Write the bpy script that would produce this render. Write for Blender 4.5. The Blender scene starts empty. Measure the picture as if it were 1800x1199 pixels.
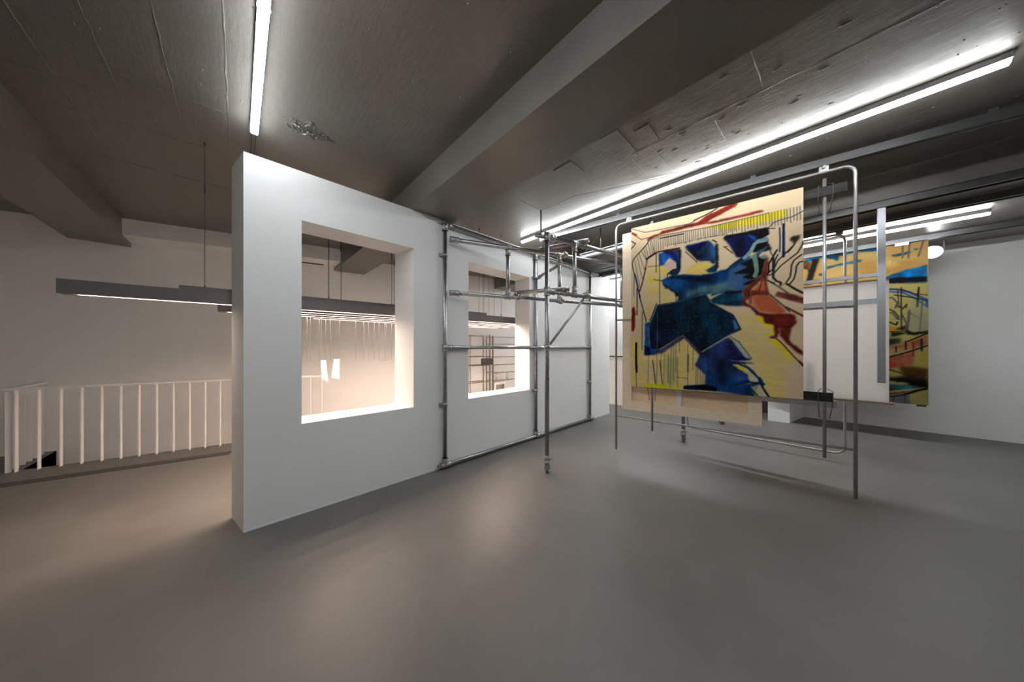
import bpy, bmesh, math, random
import numpy as np
from mathutils import Vector, Matrix

C = bpy.context.scene.collection
S = bpy.context.scene
# ------------------------------------------------------------------ camera, world, exposure
cam_d = bpy.data.cameras.new('camera'); cam = bpy.data.objects.new('camera', cam_d); C.objects.link(cam)
cam.location = (0, 0, 1.36); cam.rotation_euler = (math.radians(90), 0, math.radians(46.25 - 90))
cam_d.sensor_width = 36; cam_d.lens = 503.52 / 1800 * 36; cam_d.shift_y = 11.5 / 1800
cam_d.clip_start = 0.02
S.camera = cam
W = bpy.data.worlds.new('world'); S.world = W; W.use_nodes = True
W.node_tree.nodes['Background'].inputs[0].default_value = (1, 1, 1, 1)
W.node_tree.nodes['Background'].inputs[1].default_value = 0.0
S.view_settings.view_transform = 'Standard'; S.view_settings.look = 'None'
S.view_settings.gamma = 1; S.view_settings.use_curve_mapping = False
S.view_settings.exposure = 1.25
COOL = (0.93, 0.975, 1.0); WARM = (1.0, 0.75, 0.59)
E_TUBE = 21.0      # ceiling battens
E_PEND = 64.0      # warm pendants

# ------------------------------------------------------------------ materials
def lin(c):
    return tuple((v / 12.92 if v <= 0.04045 else ((v + 0.055) / 1.055) ** 2.4) for v in (x / 255 for x in c))
def mat(name, col, rough=0.5, metal=0.0, noise=0.0, nscale=8.0, bump=0.0, bscale=60.0, spec=0.5, stretch=(1, 1, 1), emit=None, rnoise=0.0):
    m = bpy.data.materials.new(name); m.use_nodes = True
    nt = m.node_tree; b = nt.nodes['Principled BSDF']
    b.inputs['Base Color'].default_value = (*col, 1); b.inputs['Roughness'].default_value = rough
    b.inputs['Metallic'].default_value = metal; b.inputs['Specular IOR Level'].default_value = spec
    if emit:
        b.inputs['Emission Color'].default_value = (*emit[0], 1); b.inputs['Emission Strength'].default_value = emit[1]
    if noise or bump or rnoise:
        tc = nt.nodes.new('ShaderNodeTexCoord'); mp = nt.nodes.new('ShaderNodeMapping')
        mp.inputs['Scale'].default_value = stretch
        nt.links.new(tc.outputs['Object'], mp.inputs['Vector'])
    if noise or rnoise:
        n = nt.nodes.new('ShaderNodeTexNoise'); n.inputs['Scale'].default_value = nscale; n.inputs['Detail'].default_value = 6
        n.inputs['Roughness'].default_value = 0.6
        nt.links.new(mp.outputs[0], n.inputs['Vector'])
    if noise:
        r = nt.nodes.new('ShaderNodeValToRGB'); r.color_ramp.elements[0].position = 0.3; r.color_ramp.elements[1].position = 0.7
        r.color_ramp.elements[0].color = (*[c * (1 - noise) for c in col], 1)
        r.color_ramp.elements[1].color = (*[min(1, c * (1 + noise)) for c in col], 1)
        nt.links.new(n.outputs['Fac'], r.inputs['Fac']); nt.links.new(r.outputs['Color'], b.inputs['Base Color'])
    if rnoise:
        q = nt.nodes.new('ShaderNodeMapRange'); q.inputs['From Min'].default_value = 0.3; q.inputs['From Max'].default_value = 0.7
        q.inputs['To Min'].default_value = rough - rnoise; q.inputs['To Max'].default_value = rough + rnoise
        nt.links.new(n.outputs['Fac'], q.inputs['Value']); nt.links.new(q.outputs[0], b.inputs['Roughness'])
    if bump:
        n2 = nt.nodes.new('ShaderNodeTexNoise'); n2.inputs['Scale'].default_value = bscale; n2.inputs['Detail'].default_value = 4
        nt.links.new(mp.outputs[0], n2.inputs['Vector'])
        bp = nt.nodes.new('ShaderNodeBump'); bp.inputs['Strength'].default_value = bump; bp.inputs['Distance'].default_value = 0.01
        nt.links.new(n2.outputs['Fac'], bp.inputs['Height']); nt.links.new(bp.outputs['Normal'], b.inputs['Normal'])
    return m
M = {}
M['wall'] = mat('white_plaster', (0.86, 0.86, 0.85), 0.65, noise=0.015, nscale=3, bump=0.05, bscale=90)
M['floor'] = mat('polished_floor', (0.136, 0.129, 0.121), 0.48, noise=0.16, nscale=1.9, bump=0.05, bscale=22, rnoise=0.07)
M['ceiling'] = mat('silver_ceiling_paint', (0.205, 0.19, 0.17), 0.38, metal=0.35, noise=0.10, nscale=2.2, bump=0.22, bscale=11, rnoise=0.08)
M['steel'] = mat('galvanised_pipe', (0.40, 0.405, 0.41), 0.34, metal=0.95, noise=0.18, nscale=30, bump=0.04, bscale=200, rnoise=0.08)
M['fitting'] = mat('cast_fitting', (0.42, 0.42, 0.41), 0.45, metal=0.9, noise=0.15, nscale=60, bump=0.1, bscale=150)
M['thin_steel'] = mat('steel_tube', (0.40, 0.395, 0.385), 0.42, metal=0.65, noise=0.15, nscale=25)
M['alu'] = mat('aluminium_profile', (0.42, 0.43, 0.45), 0.35, metal=0.9, noise=0.08, nscale=20, stretch=(1, 1, 0.1))
M['dark_bar'] = mat('dark_flat_bar', (0.035, 0.033, 0.031), 0.6, metal=0.0, noise=0.6, nscale=25, spec=0.1, stretch=(1, 0.3, 1))
M['batten'] = mat('batten_housing', (0.55, 0.55, 0.55), 0.4, metal=0.6)
M['track'] = mat('grey_track', (0.13, 0.13, 0.13), 0.36, metal=0.6, noise=0.1, nscale=15)
M['tube_light'] = mat('cool_diffuser', (0.9, 0.9, 0.9), 0.5, emit=(COOL, E_TUBE))
M['bay_light'] = mat('bay_diffuser', (0.9, 0.9, 0.9), 0.5, emit=(COOL, 52.0))
M['pend_light'] = mat('warm_diffuser', (0.9, 0.85, 0.8), 0.5, emit=(WARM, E_PEND))
M['spot_light'] = mat('spot_lens', (0.9, 0.9, 0.9), 0.5, emit=(COOL, 9.0))
M['pendant'] = mat('bronze_grey_housing', (0.17, 0.155, 0.155), 0.45, metal=0.4)
M['railing'] = mat('white_railing_paint', (0.80, 0.79, 0.77), 0.45)
M['black'] = mat('black_paint', (0.03, 0.03, 0.03), 0.5)
M['strip'] = mat('dark_floor_strip', (0.05, 0.046, 0.042), 0.45, metal=0.3, noise=0.25, nscale=12)
M['canvas_edge'] = mat('raw_canvas_edge', lin((222, 203, 172)), 0.8, noise=0.04, nscale=30)
M['wood'] = mat('stretcher_pine', lin((240, 221, 194)), 0.6, noise=0.10, nscale=9, stretch=(1, 1, 12))
M['wood_h'] = mat('stretcher_pine_rail', lin((240, 221, 194)), 0.6, noise=0.10, nscale=9, stretch=(12, 0.8, 12))
M['canvas_back'] = mat('raw_linen_back', lin((232, 204, 170)), 0.85, noise=0.08, nscale=4)
M['white_canvas'] = mat('primed_white_back', (0.78, 0.76, 0.74), 0.8, noise=0.02, nscale=3)
M['white_brace'] = mat('white_brace', (0.78, 0.77, 0.76), 0.6)
M['brown_edge'] = mat('brown_board_edge', lin((140, 118, 92)), 0.6)
M['rubber'] = mat('grey_rubber', (0.16, 0.155, 0.15), 0.6)
M['wire'] = mat('thin_wire', (0.07, 0.058, 0.05), 0.6)
M['paper'] = mat('white_paper', (0.86, 0.85, 0.83), 0.8)
M['rack'] = mat('rack_metal', (0.30, 0.25, 0.21), 0.45, metal=0.6)
M['grille'] = mat('dark_grille', (0.04, 0.038, 0.036), 0.6)
M['rust_tube'] = mat('bronze_clamp', (0.40, 0.375, 0.34), 0.4, metal=0.9, noise=0.25, nscale=60)
M['screen'] = mat('dark_picture', (0.05, 0.048, 0.045), 0.35, noise=0.9, nscale=14)
M['print'] = mat('printed_picture', (0.28, 0.22, 0.21), 0.6, noise=0.9, nscale=9)
M['bottle'] = mat('pale_bottle', (0.72, 0.70, 0.66), 0.3)

# trowel marks on the slab: a second, stretched relief
nt = M['ceiling'].node_tree; tc = nt.nodes.new('ShaderNodeTexCoord'); mp = nt.nodes.new('ShaderNodeMapping'); mp.inputs['Scale'].default_value = (14, 2.2, 6); mp.inputs['Rotation'].default_value = (0, 0, 0.12)
n = nt.nodes.new('ShaderNodeTexNoise'); n.inputs['Scale'].default_value = 2.6; n.inputs['Detail'].default_value = 8; n.inputs['Roughness'].default_value = 0.65
bp2 = nt.nodes.new('ShaderNodeBump'); bp2.inputs['Strength'].default_value = 0.18; bp2.inputs['Distance'].default_value = 0.01
old = [x for x in nt.nodes if x.type == 'BUMP' and x != bp2][0]
nt.links.new(tc.outputs['Object'], mp.inputs['Vector']); nt.links.new(mp.outputs[0], n.inputs['Vector']); nt.links.new(n.outputs['Fac'], bp2.inputs['Height']); nt.links.new(old.outputs['Normal'], bp2.inputs['Normal']); nt.links.new(bp2.outputs['Normal'], nt.nodes['Principled BSDF'].inputs['Normal'])
# thin primed canvas lets light through
nt = M['white_canvas'].node_tree; tr = nt.nodes.new('ShaderNodeBsdfTranslucent'); tr.inputs['Color'].default_value = (0.92, 0.88, 0.85, 1); mx = nt.nodes.new('ShaderNodeMixShader'); mx.inputs[0].default_value = 0.6
nt.links.new(nt.nodes['Principled BSDF'].outputs[0], mx.inputs[1]); nt.links.new(tr.outputs[0], mx.inputs[2]); nt.links.new(mx.outputs[0], nt.nodes['Material Output'].inputs['Surface'])

# ------------------------------------------------------------------ mesh helpers
def box(bm, a, b):
    x0, y0, z0 = [min(a[i], b[i]) for i in range(3)]; x1, y1, z1 = [max(a[i], b[i]) for i in range(3)]
    v = [bm.verts.new(p) for p in ((x0,y0,z0),(x1,y0,z0),(x1,y1,z0),(x0,y1,z0),(x0,y0,z1),(x1,y0,z1),(x1,y1,z1),(x0,y1,z1))]
    for f in ((3,2,1,0),(4,5,6,7),(0,1,5,4),(1,2,6,5),(2,3,7,6),(3,0,4,7)): bm.faces.new([v[i] for i in f])
    return bm
def obox(bm, p, q, off0, off1, z0, z1):
    """box along the plan segment p->q, from off0 to off1 to its left, between two heights"""
    p = Vector(p[:2]); q = Vector(q[:2]); d = (q - p).normalized(); n = Vector((-d.y, d.x))
    cs = [p + n*off0, q + n*off0, q + n*off1, p + n*off1]
    if off1 < off0: cs = cs[::-1]
    v = [bm.verts.new((c.x, c.y, z0)) for c in cs] + [bm.verts.new((c.x, c.y, z1)) for c in cs]
    for f in ((3,2,1,0),(4,5,6,7),(0,1,5,4),(1,2,6,5),(2,3,7,6),(3,0,4,7)): bm.faces.new([v[i] for i in f])
    return bm
def tube(bm, pts, r, n=14, cap=True):
    """swept round bar through a list of points"""
    pts = [Vector(p) for p in pts]; rings = []
    ref = None
    for i, p in enumerate(pts):
        if i == 0: t = (pts[1] - p)
        elif i == len(pts) - 1: t = (p - pts[i-1])
        else: t = (pts[i+1] - p).normalized() + (p - pts[i-1]).normalized()
        t.normalize()
        if ref is None:
            ref = Vector((0, 0, 1)) if abs(t.z) < 0.9 else Vector((1, 0, 0))
        u = (ref - t * ref.dot(t)).normalized(); w = t.cross(u); ref = u
        rings.append([bm.verts.new(p + r * (math.cos(2*math.pi*k/n) * u + math.sin(2*math.pi*k/n) * w)) for k in range(n)])
    for a, b in zip(rings, rings[1:]):
        for k in range(n):
            f = bm.faces.new((a[k], a[(k+1) % n], b[(k+1) % n], b[k])); f.smooth = True
    if cap:
        bm.faces.new(rings[0][::-1]); bm.faces.new(rings[-1])
    return bm
def hollow(bm, a, b, r, wall=0.004, n=16):
    """open-ended pipe"""
    a = Vector(a); b = Vector(b); t = (b - a).normalized()
    ref = Vector((0, 0, 1)) if abs(t.z) < 0.9 else Vector((1, 0, 0))
    u = (ref - t * ref.dot(t)).normalized(); w = t.cross(u)
    def ring(p, rr): return [bm.verts.new(p + rr * (math.cos(2*math.pi*k/n) * u + math.sin(2*math.pi*k/n) * w)) for k in range(n)]
    ao, bo, ai, bi = ring(a, r), ring(b, r), ring(a, r - wall), ring(b, r - wall)
    for k in range(n):
        j = (k + 1) % n
        for q in ((ao[k], ao[j], bo[j], bo[k]), (bi[k], bi[j], ai[j], ai[k])):
            f = bm.faces.new(q); f.smooth = True
        bm.faces.new((ai[k], ai[j], ao[j], ao[k])); bm.faces.new((bo[k], bo[j], bi[j], bi[k]))
    return bm
def bend(p0, p1, p2, r, n=6):
    """points rounding the corner p1"""
    p0, p1, p2 = map(Vector, (p0, p1, p2)); a = (p0 - p1).normalized(); b = (p2 - p1).normalized()
    s = p1 + a * r; e = p1 + b * r; c = p1 + a * r + b * r
    return [c + (-b * math.cos(t) - a * math.sin(t)) * r for t in [math.pi/2 * k / n for k in range(n + 1)]]
def mk(name, bm, m, parent=None, smooth=False):
    me = bpy.data.meshes.new(name)
    bmesh.ops.recalc_face_normals(bm, faces=bm.faces[:])
    root = Vector((0, 0, 0)); o = parent
    while o is not None: root += o.location; o = o.parent
    if parent is None:
        c = [v.co for v in bm.verts]
        o3 = Vector(((min(v.x for v in c) + max(v.x for v in c)) / 2, (min(v.y for v in c) + max(v.y for v in c)) / 2, min(v.z for v in c)))
        root = o3
    for v in bm.verts: v.co -= root
    bm.to_mesh(me); bm.free()
    if smooth:
        for p in me.polygons: p.use_smooth = True
    ob = bpy.data.objects.new(name, me); C.objects.link(ob)
    if parent is None: ob.location = root
    else: ob.parent = parent
    me.materials.append(M[m] if isinstance(m, str) else m)
    return ob
def B(): return bmesh.new()
def tag(o, label, cat, group=None):
    o['label'] = label; o['category'] = cat
    if group: o['group'] = group
    return o
def thing(name, loc, label, cat, group=None):
    o = bpy.data.objects.new(name, None); C.objects.link(o); o.location = loc; o.empty_display_size = 0.1
    return tag(o, label, cat, group)
def struct(name, bm, m, label=None):
    o = mk(name, bm, m); o['kind'] = 'structure'
    if label: o['label'] = label
    return o
rnd = random.Random(11)

# ------------------------------------------------------------------ room shell
ZC, ZB, ZR = 3.07, 2.80, 2.96           # slab, beam soffit, right bay slab
def back_y(x): return 6.50 - 0.226 * x    # slanted rear wall
def rail_y(x): return 5.62 - 0.2238 * x   # stair railing line
HX0, HX1 = -1.73, 1.06                    # stair opening
def slab(bm, pts, z0, z1):
    lo = [bm.verts.new((x, y, z0)) for x, y in pts]; hi = [bm.verts.new((x, y, z1)) for x, y in pts]; n = len(pts)
    bm.faces.new(lo[::-1]); bm.faces.new(hi)
    for k in range(n): bm.faces.new((lo[k], lo[(k+1) % n], hi[(k+1) % n], hi[k]))
    return bm
bm = B()
fy = lambda x: rail_y(x) + 0.06
slab(bm, [(-4, -4), (8, -4), (8, fy(8) if False else 3.2), (HX1, fy(HX1)), (HX0, fy(HX0)), (-4, fy(HX0))], -0.25, 0)
slab(bm, [(-4, fy(HX0)), (HX0, fy(HX0)), (HX0, back_y(HX0)), (-4, back_y(-4))], -0.25, 0)
slab(bm, [(HX1, fy(HX1)), (8, 3.2), (8, back_y(8)), (HX1, back_y(HX1))], -0.25, 0)
floor = struct('floor', bm, 'floor', 'smooth warm grey polished floor')
bm = B(); obox(bm, (-4, 5.0 - 0.2016*-4 + 0.107), (-0.08, 5.0 + 0.0161 + 0.107), 0, 0.14, -0.002, 0.003)
mk('floor_strip', bm, 'strip', floor)
bm = B(); box(bm, (-4, -4, ZC), (5.2, 8, ZC + 0.1)); box(bm, (5.2, -4, ZR), (8, 8, ZR + 0.21))
ceiling = struct('ceiling', bm, 'ceiling', 'dark silver painted concrete slab ceiling with beams')
for x0, x1, y1 in ((-1.615, -1.105, back_y(-1.1)), (1.30, 1.80, back_y(1.5)), (4.55, 5.20, back_y(5))):
    bm = B(); box(bm, (x0, -4, ZB), (x1, y1, ZC)); mk('beam', bm, 'ceiling', ceiling)
# formwork seams left in relief on the slab
def seam(p, q, w=0.005, h=0.003, z=ZC):
    h *= 0.5
    bm = B(); p = Vector(p); q = Vector(q); d = (q - p); L = d.length; d.normalize(); n = Vector((-d.y, d.x)); k = max(2, int(L / 0.06))
    prev = None
    for i in range(k + 1):
        c = p + d * (L * i / k) + n * rnd.uniform(-0.003, 0.003); ww = w * rnd.uniform(0.4, 1.2); hh = h * rnd.uniform(0.3, 1.3)
        cur = [bm.verts.new((c.x - n.x*ww, c.y - n.y*ww, z)), bm.verts.new((c.x, c.y, z - hh)), bm.verts.new((c.x + n.x*ww, c.y + n.y*ww, z))]
        if prev:
            bm.faces.new((prev[0], prev[1], cur[1], cur[0])); bm.faces.new((prev[1], prev[2], cur[2], cur[1]))
        prev = cur
    mk('seam', bm, 'ceiling', ceiling)
for x in (-0.835, -0.573, -0.312, -0.054): seam((x, 1.2), (x, 3.55 if x > -0.5 else 4.6))
for y, x0, x1, w in ((3.31, -1.1, -0.70, 0.014), (3.69, -1.1, -0.84, 0.012), (3.60, -0.66, -0.05, 0.013), (2.98, -0.57, -0.05, 0.004), (4.35, -0.9, 0.6, 0.006)): seam((x0, y + 0.02), (x1, y - 0.03), w, 0.008)
seam((2.12, -2), (2.12, 2.4), 0.006, 0.004); seam((2.52, -1.5), (2.52, 1.1), 0.005, 0.004)
for y, x0, x1 in ((1.04, 2.12, 2.35), (0.94, 2.52, 3.1), (1.13, 2.2, 3.1), (0.24, 2.12, 2.5), (1.6, 2.2, 3.1), (0.5, 2.6, 3.1), (2.1, 2.3, 3.15)): seam((x0, y), (x1, y - 0.02), 0.005, 0.004)
for x0, x1, y0, y1 in ((2.14, 2.50, 1.05, 1.20), (2.26, 2.50, 0.86, 0.97), (2.20, 2.42, 1.52, 1.72)):
    bm = B(); box(bm, (x0, y0, ZC - 0.006), (x1, y1, ZC)); mk('patch_plate', bm, 'ceiling', ceiling)
# paint drips and lumps, nobody could count them
bm = B()
for k in range(260):
    if k < 120: x, y = rnd.uniform(-1.0, 1.25), rnd.uniform(1.0, 3.6)
    elif k < 230: x, y = rnd.uniform(1.9, 4.4), rnd.uniform(-1.6, 2.7)
    else: x, y = rnd.uniform(2.2, 3.1), rnd.uniform(-0.2, 1.2)
    r = rnd.choice((0.002, 0.003, 0.003, 0.005)); ln = rnd.choice((1, 1, 1.5, 4)) if k < 230 else 6; a = rnd.gauss(1.57, 0.25)
    mt = Matrix.Translation((x, y, ZC)) @ Matrix.Rotation(a, 4, 'Z') @ Matrix.Diagonal((r * ln, r, r * 0.9, 1))
    bmesh.ops.create_icosphere(bm, subdivisions=1, radius=1, matrix=mt)
o = mk('paint_drips', bm, 'ceiling', ceiling, True); o['kind'] = 'stuff'
# rough round scar on the slab
bm = B(); rings = []
for i in range(15):
    rr = 0.12 * (i / 14) ; row = []
    for j in range(36):
        t = 2 * math.pi * j / 36; h = 0 if i == 14 else rnd.random() ** 3 * 0.010
        rr2 = rr * (1 + 0.25 * math.sin(3 * t + 1) + 0.15 * math.sin(7 * t))
        row.append(bm.verts.new((0.405 + rr2 * 1.25 * math.cos(t), 2.74 + rr2 * 0.85 * math.sin(t), ZC - h)))
    if rings:
        for j in range(36): bm.faces.new((rings[-1][j], rings[-1][(j+1) % 36], row[(j+1) % 36], row[j]))
    rings.append(row)
mk('rough_patch', bm, 'ceiling', ceiling)

# walls
bm = B(); obox(bm, (8.2, back_y(8.2)), (-4.2, back_y(-4.2)), -0.2, 0, -2.6, 3.2)
for f in bm.faces: pass
wall_back = struct('wall_back', bm, 'wall', 'long white rear wall beyond the railing')
bm = B(); box(bm, (-4.2, -4.2, -0.25), (-4, 8, 3.2)); struct('wall_left', bm, 'wall')
bm = B(); box(bm, (-4.2, -4.2, -0.25), (8.2, -4, 3.2)); struct('wall_rear', bm, 'wall')
bm = B(); box(bm, (8, -4, -0.25), (8.2, 8, 3.2)); wall_right = struct('wall_right', bm, 'wall', 'plain white wall on the right')
bm = B(); slab(bm, [(8, 0.10), (8, 0.56), (7.14, 0.56), (7.165, 0.269)], 0, ZR); struct('wall_pier', bm, 'wall', 'white pier at the far end of the right wall')
bm = B(); box(bm, (7.94, 0.56, 0), (8.0, 1.5, 2.1)); d = struct('dark_doorway', bm, 'black')  # black panel stands in for the darkness of an open doorway
bm = B(); box(bm, (6.5, 1.6, 0), (8.0, 6, ZR)); wf = struct('wall_far', bm, 'wall', 'white far wall with a thin black line')
bm = B(); box(bm, (6.49, 1.6, 1.135), (6.5, 5.0, 1.162)); mk('black_line', bm, 'black', wf)
# bulkhead on the rear wall
bm = B(); slab(bm, [(-1.105, 6.29), (1.30, 5.66), (1.30, back_y(1.3)), (-1.105, back_y(-1.105))], 2.855, ZC)
bh = mk('bulkhead', bm, 'wall', wall_back)
bm = B(); obox(bm, (0.45, 6.24), (1.12, 6.24 - 0.6*0.25), -0.03, 0.03, 2.848, 2.86); mk('air_grille', bm, 'grille', bh)
# stairwell
bm = B(); box(bm, (-4, 4.9, -2.6), (8, 8, -2.5)); struct('floor_lower', bm, 'floor')
bm = B(); slab(bm, [(HX0 - 0.1, fy(HX0)), (HX0, fy(HX0)), (HX0, back_y(HX0)), (HX0 - 0.1, back_y(HX0 - 0.1))], -2.5, -0.001)
struct('wall_stair_end', bm, 'black')
bm = B(); obox(bm, (HX0, fy(HX0)), (HX1, fy(HX1)), -0.1, 0, -2.5, -0.26); struct('wall_stair_side', bm, 'wall')
bm = B(); slab(bm, [(HX1, fy(HX1)), (HX1 + 0.1, fy(HX1 + .1)), (HX1 + 0.1, back_y(HX1 + .1)), (HX1, back_y(HX1))], -2.5, -0.26); struct('wall_stair_near', bm, 'wall')

# free-standing partition with two window openings
YF, YB = 2.879, 3.20
xf = [0.03, 0.377, 1.33, 2.025, 3.112, 5.54]; xb = [-0.035, 0.345, 1.262, 2.015, 3.13, 5.50]
zs = [0, 0.737, 2.40, 2.80]
bm = B(); F = [[bm.verts.new((x, YF, z)) for z in zs] for x in xf]; K = [[bm.verts.new((x, YB, z)) for z in zs] for x in xb]
for i in range(5):
    for j in range(3):
        if i in (1, 3) and j == 1: continue
        bm.faces.new((F[i][j], F[i+1][j], F[i+1][j+1], F[i][j+1])); bm.faces.new((K[i][j], K[i][j+1], K[i+1][j+1], K[i+1][j]))
for i in (0, 5):
    for j in range(3): bm.faces.new((F[i][j], F[i][j+1], K[i][j+1], K[i][j]))
for i in range(5):
    for j in (0, 3): bm.faces.new((F[i][j], F[i+1][j], K[i+1][j], K[i][j]))
for i in (1, 3):
    for a in (i, i + 1): bm.faces.new((F[a][1], F[a][2], K[a][2], K[a][1]))
    for j in (1, 2): bm.faces.new((F[i][j], F[i+1][j], K[i+1][j], K[i][j]))
wall_mid = struct('wall_middle', bm, 'wall', 'white free-standing partition with two square window openings')
bm = B(); box(bm, (0.028, YF - 0.002, 0), (5.54, YF, 0.014)); mk('base_bead', bm, 'wall', wall_mid)

# ------------------------------------------------------------------ ceiling light battens
def batten(name, x, y0, y1, zt, label, glow='tube_light'):
    t = thing(name, (x, (y0 + y1) / 2, zt - 0.075), label, 'light', 'linear ceiling lights')
    bm = B(); box(bm, (x - 0.024, y0, zt - 0.040), (x + 0.024, y1, zt)); mk('housing', bm, 'batten', t)
    bm = B(); prof = [(-0.022, -0.040), (-0.022, -0.056), (-0.017, -0.063), (0.017, -0.063), (0.022, -0.056), (0.022, -0.040)]
    a = [bm.verts.new((x + u, y0 + 0.003, zt + w)) for u, w in prof]; b = [bm.verts.new((x + u, y1 - 0.003, zt + w)) for u, w in prof]
    for k in range(6): bm.faces.new((a[k], a[(k+1) % 6], b[(k+1) % 6], b[k]))
    bm.faces.new(a); bm.faces.new(b)
    mk('diffuser', bm, glow, t)
    for y in (y0, y1):
        bm = B(); box(bm, (x - 0.025, y - 0.003, zt - 0.04), (x + 0.025, y + 0.003, zt)); mk('end_cap', bm, 'batten', t)
    n = int((y1 - y0) / 1.3)
    for k in range(1, n + 1):
        y = y0 + (y1 - y0) * k / (n + 1)
        bm = B(); box(bm, (x - 0.027, y - 0.008, zt - 0.045), (x + 0.027, y + 0.008, zt)); mk('clip', bm, 'batten', t)
    return t
t = batten('linear_light', 0.092, -2.6, 2.975, ZC, 'glowing white linear ceiling light ending above the left end of the white partition')  # unseen stretch behind the camera lengthened to brighten the partition
for dx in (-0.012, 0.012):
    bm = B(); box(bm, (0.092 + dx - 0.003, 2.98, ZC - 0.03), (0.092 + dx + 0.003, 3.6, ZC - 0.022)); mk('feed_wire', bm, 'wire', t)
batten('linear_light', 3.235, -0.80, 3.15, ZC, 'long glowing white linear ceiling light above the colourful painting')
batten('linear_light', 6.28, -1.43, 3.75, ZR, 'glowing white linear ceiling light nearest the right wall, behind the hanging frames', 'bay_light')

# ------------------------------------------------------------------ pendants
def pend_y(y0, x): return y0 - 0.078 * (x - 0.55)
rows = [(3.45, -0.88, 3.9, 'frontmost long dark pendant light with the farthest left end', (-0.2, 0.68, 1.3, 2.5, 2.9)),
        (3.69, 0.05, 3.85, 'second long dark pendant light from the partition', (0.72, 1.42, 2.75)),
        (3.93, 0.10, 3.8, 'middle one of the five dark pendant lights', (0.9, 2.2, 3.15)),
        (4.17, -0.146, 3.8, 'fourth long dark pendant light from the partition', (0.2, 3.22)),
        (4.41, 0.63, 3.7, 'rearmost and shortest dark pendant light near the railing', (1.0, 3.3))]
for y0, xa, xc, lab, wires in rows:
    p = (xa, pend_y(y0, xa)); q = (xc, pend_y(y0, xc)); zb, zt = 1.73, 1.828
    t = thing('pendant_light', ((xa + xc) / 2, pend_y(y0, (xa + xc) / 2), zb), lab, 'pendant light', 'parallel dark linear pendants')
    bm = B(); obox(bm, p, q, -0.048, 0.048, zb + 0.006, zt)
    for s in (-1, 1): obox(bm, p, q, s * 0.048, s * 0.011, zb, zb + 0.006)
    mk('housing', bm, 'pendant', t)
    e = 0.07
    bm = B(); obox(bm, (xa + e, pend_y(y0, xa + e)), (xc - e, pend_y(y0, xc - e)), -0.011, 0.011, zb + 0.0035, zb + 0.006); mk('diffuser', bm, 'pend_light', t)
    if y0 < 3.5:
        bm = B(); obox(bm, (-0.34, pend_y(y0, -0.34)), (2.62, pend_y(y0, 2.62)), -0.02, 0.03, zt, zt + 0.035); mk('driver_cover', bm, 'pendant', t)
    for x in wires:
        y = pend_y(y0, x)
        bm = B(); tube(bm, [(x, y, zt), (x, y, ZC if not 1.25 < x < 1.85 else ZB)], 0.0022, 6)
        zt2 = ZC if not 1.25 < x < 1.85 else ZB
        tube(bm, [(x, y, zt2 - 0.42), (x, y, zt2 - 0.34)], 0.006, 8); tube(bm, [(x, y, zt), (x, y, zt + 0.05)], 0.005, 8)
        tube(bm, [(x, y, zt2 - 0.025), (x, y, zt2)], 0.008, 8)
        mk('suspension_wire', bm, 'wire', t)

# thin wire loops and two paper strips hung under the rear pendant
for k, (xa, xc, zb) in enumerate(((0.52, 0.60, 1.185), (0.63, 0.74, 1.19), (0.76, 0.83, 1.195), (0.88, 0.99, 1.195), (1.18, 1.28, 1.18), (1.34, 1.42, 1.175), (1.48, 1.56, 1.17), (1.58, 1.66, 1.175))):
    y = pend_y(4.41, xa); y = y if xa > 0.66 else pend_y(4.17, xa)
    bm = B(); tube(bm, [(xa, y, 1.73), (xa, y, zb), (xc, y, zb), (xc, y, 1.73)], 0.0015, 6)
    tag(mk('wire_loop', bm, 'wire'), 'thin dark wire loop under the pendants, ' + ('leftmost', 'second from left', 'third from left', 'fourth from left', 'fifth from left', 'third from right', 'second from right', 'rightmost')[k] + ' of the row', 'wire', 'wire loops under the pendants')
for (xa, xc, dz, tw, lab) in ((0.775, 0.83, 0.0, -0.02, 'narrow white paper strip hanging nearer the railing, its foot swung right'), (0.92, 0.985, 0.01, 0.02, 'wider white paper strip hanging from a wire loop, the right one of two')):
    y = pend_y(4.41, xa) - 0.01; bm = B(); zt = 1.195 + dz; n = 6; g = []
    for i in range(n + 1):
        f = i / n; z = zt - 0.285 * f + (0.015 * f if tw > 0 else 0); sx = 0.03 * f * (1 if tw < 0 else -1); yy = y + 0.012 * math.sin(3 * f)
        a = (xa + (sx if tw > 0 else sx * .5), xc + (0 if tw > 0 else sx)); g.append([(a[0], yy, z + (0.01 * f)), (a[1], yy, z - (0.006 * f))])
    vs = [[[bm.verts.new((x_, y_ + s * 0.0008, z_)) for x_, y_, z_ in r_] for r_ in g] for s in (-1, 1)]
    for i in range(n):
        bm.faces.new((vs[0][i][0], vs[0][i][1], vs[0][i+1][1], vs[0][i+1][0])); bm.faces.new((vs[1][i][1], vs[1][i][0], vs[1][i+1][0], vs[1][i+1][1]))
        for e in (0, 1): bm.faces.new((vs[0][i][e], vs[0][i+1][e], vs[1][i+1][e], vs[1][i][e]))
    bm.faces.new((vs[0][0][0], vs[1][0][0], vs[1][0][1], vs[0][0][1])); bm.faces.new((vs[0][n][0], vs[0][n][1], vs[1][n][1], vs[1][n][0]))
    tag(mk('paper_strip', bm, 'paper', None, True), lab, 'paper', 'hanging paper strips')

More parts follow.
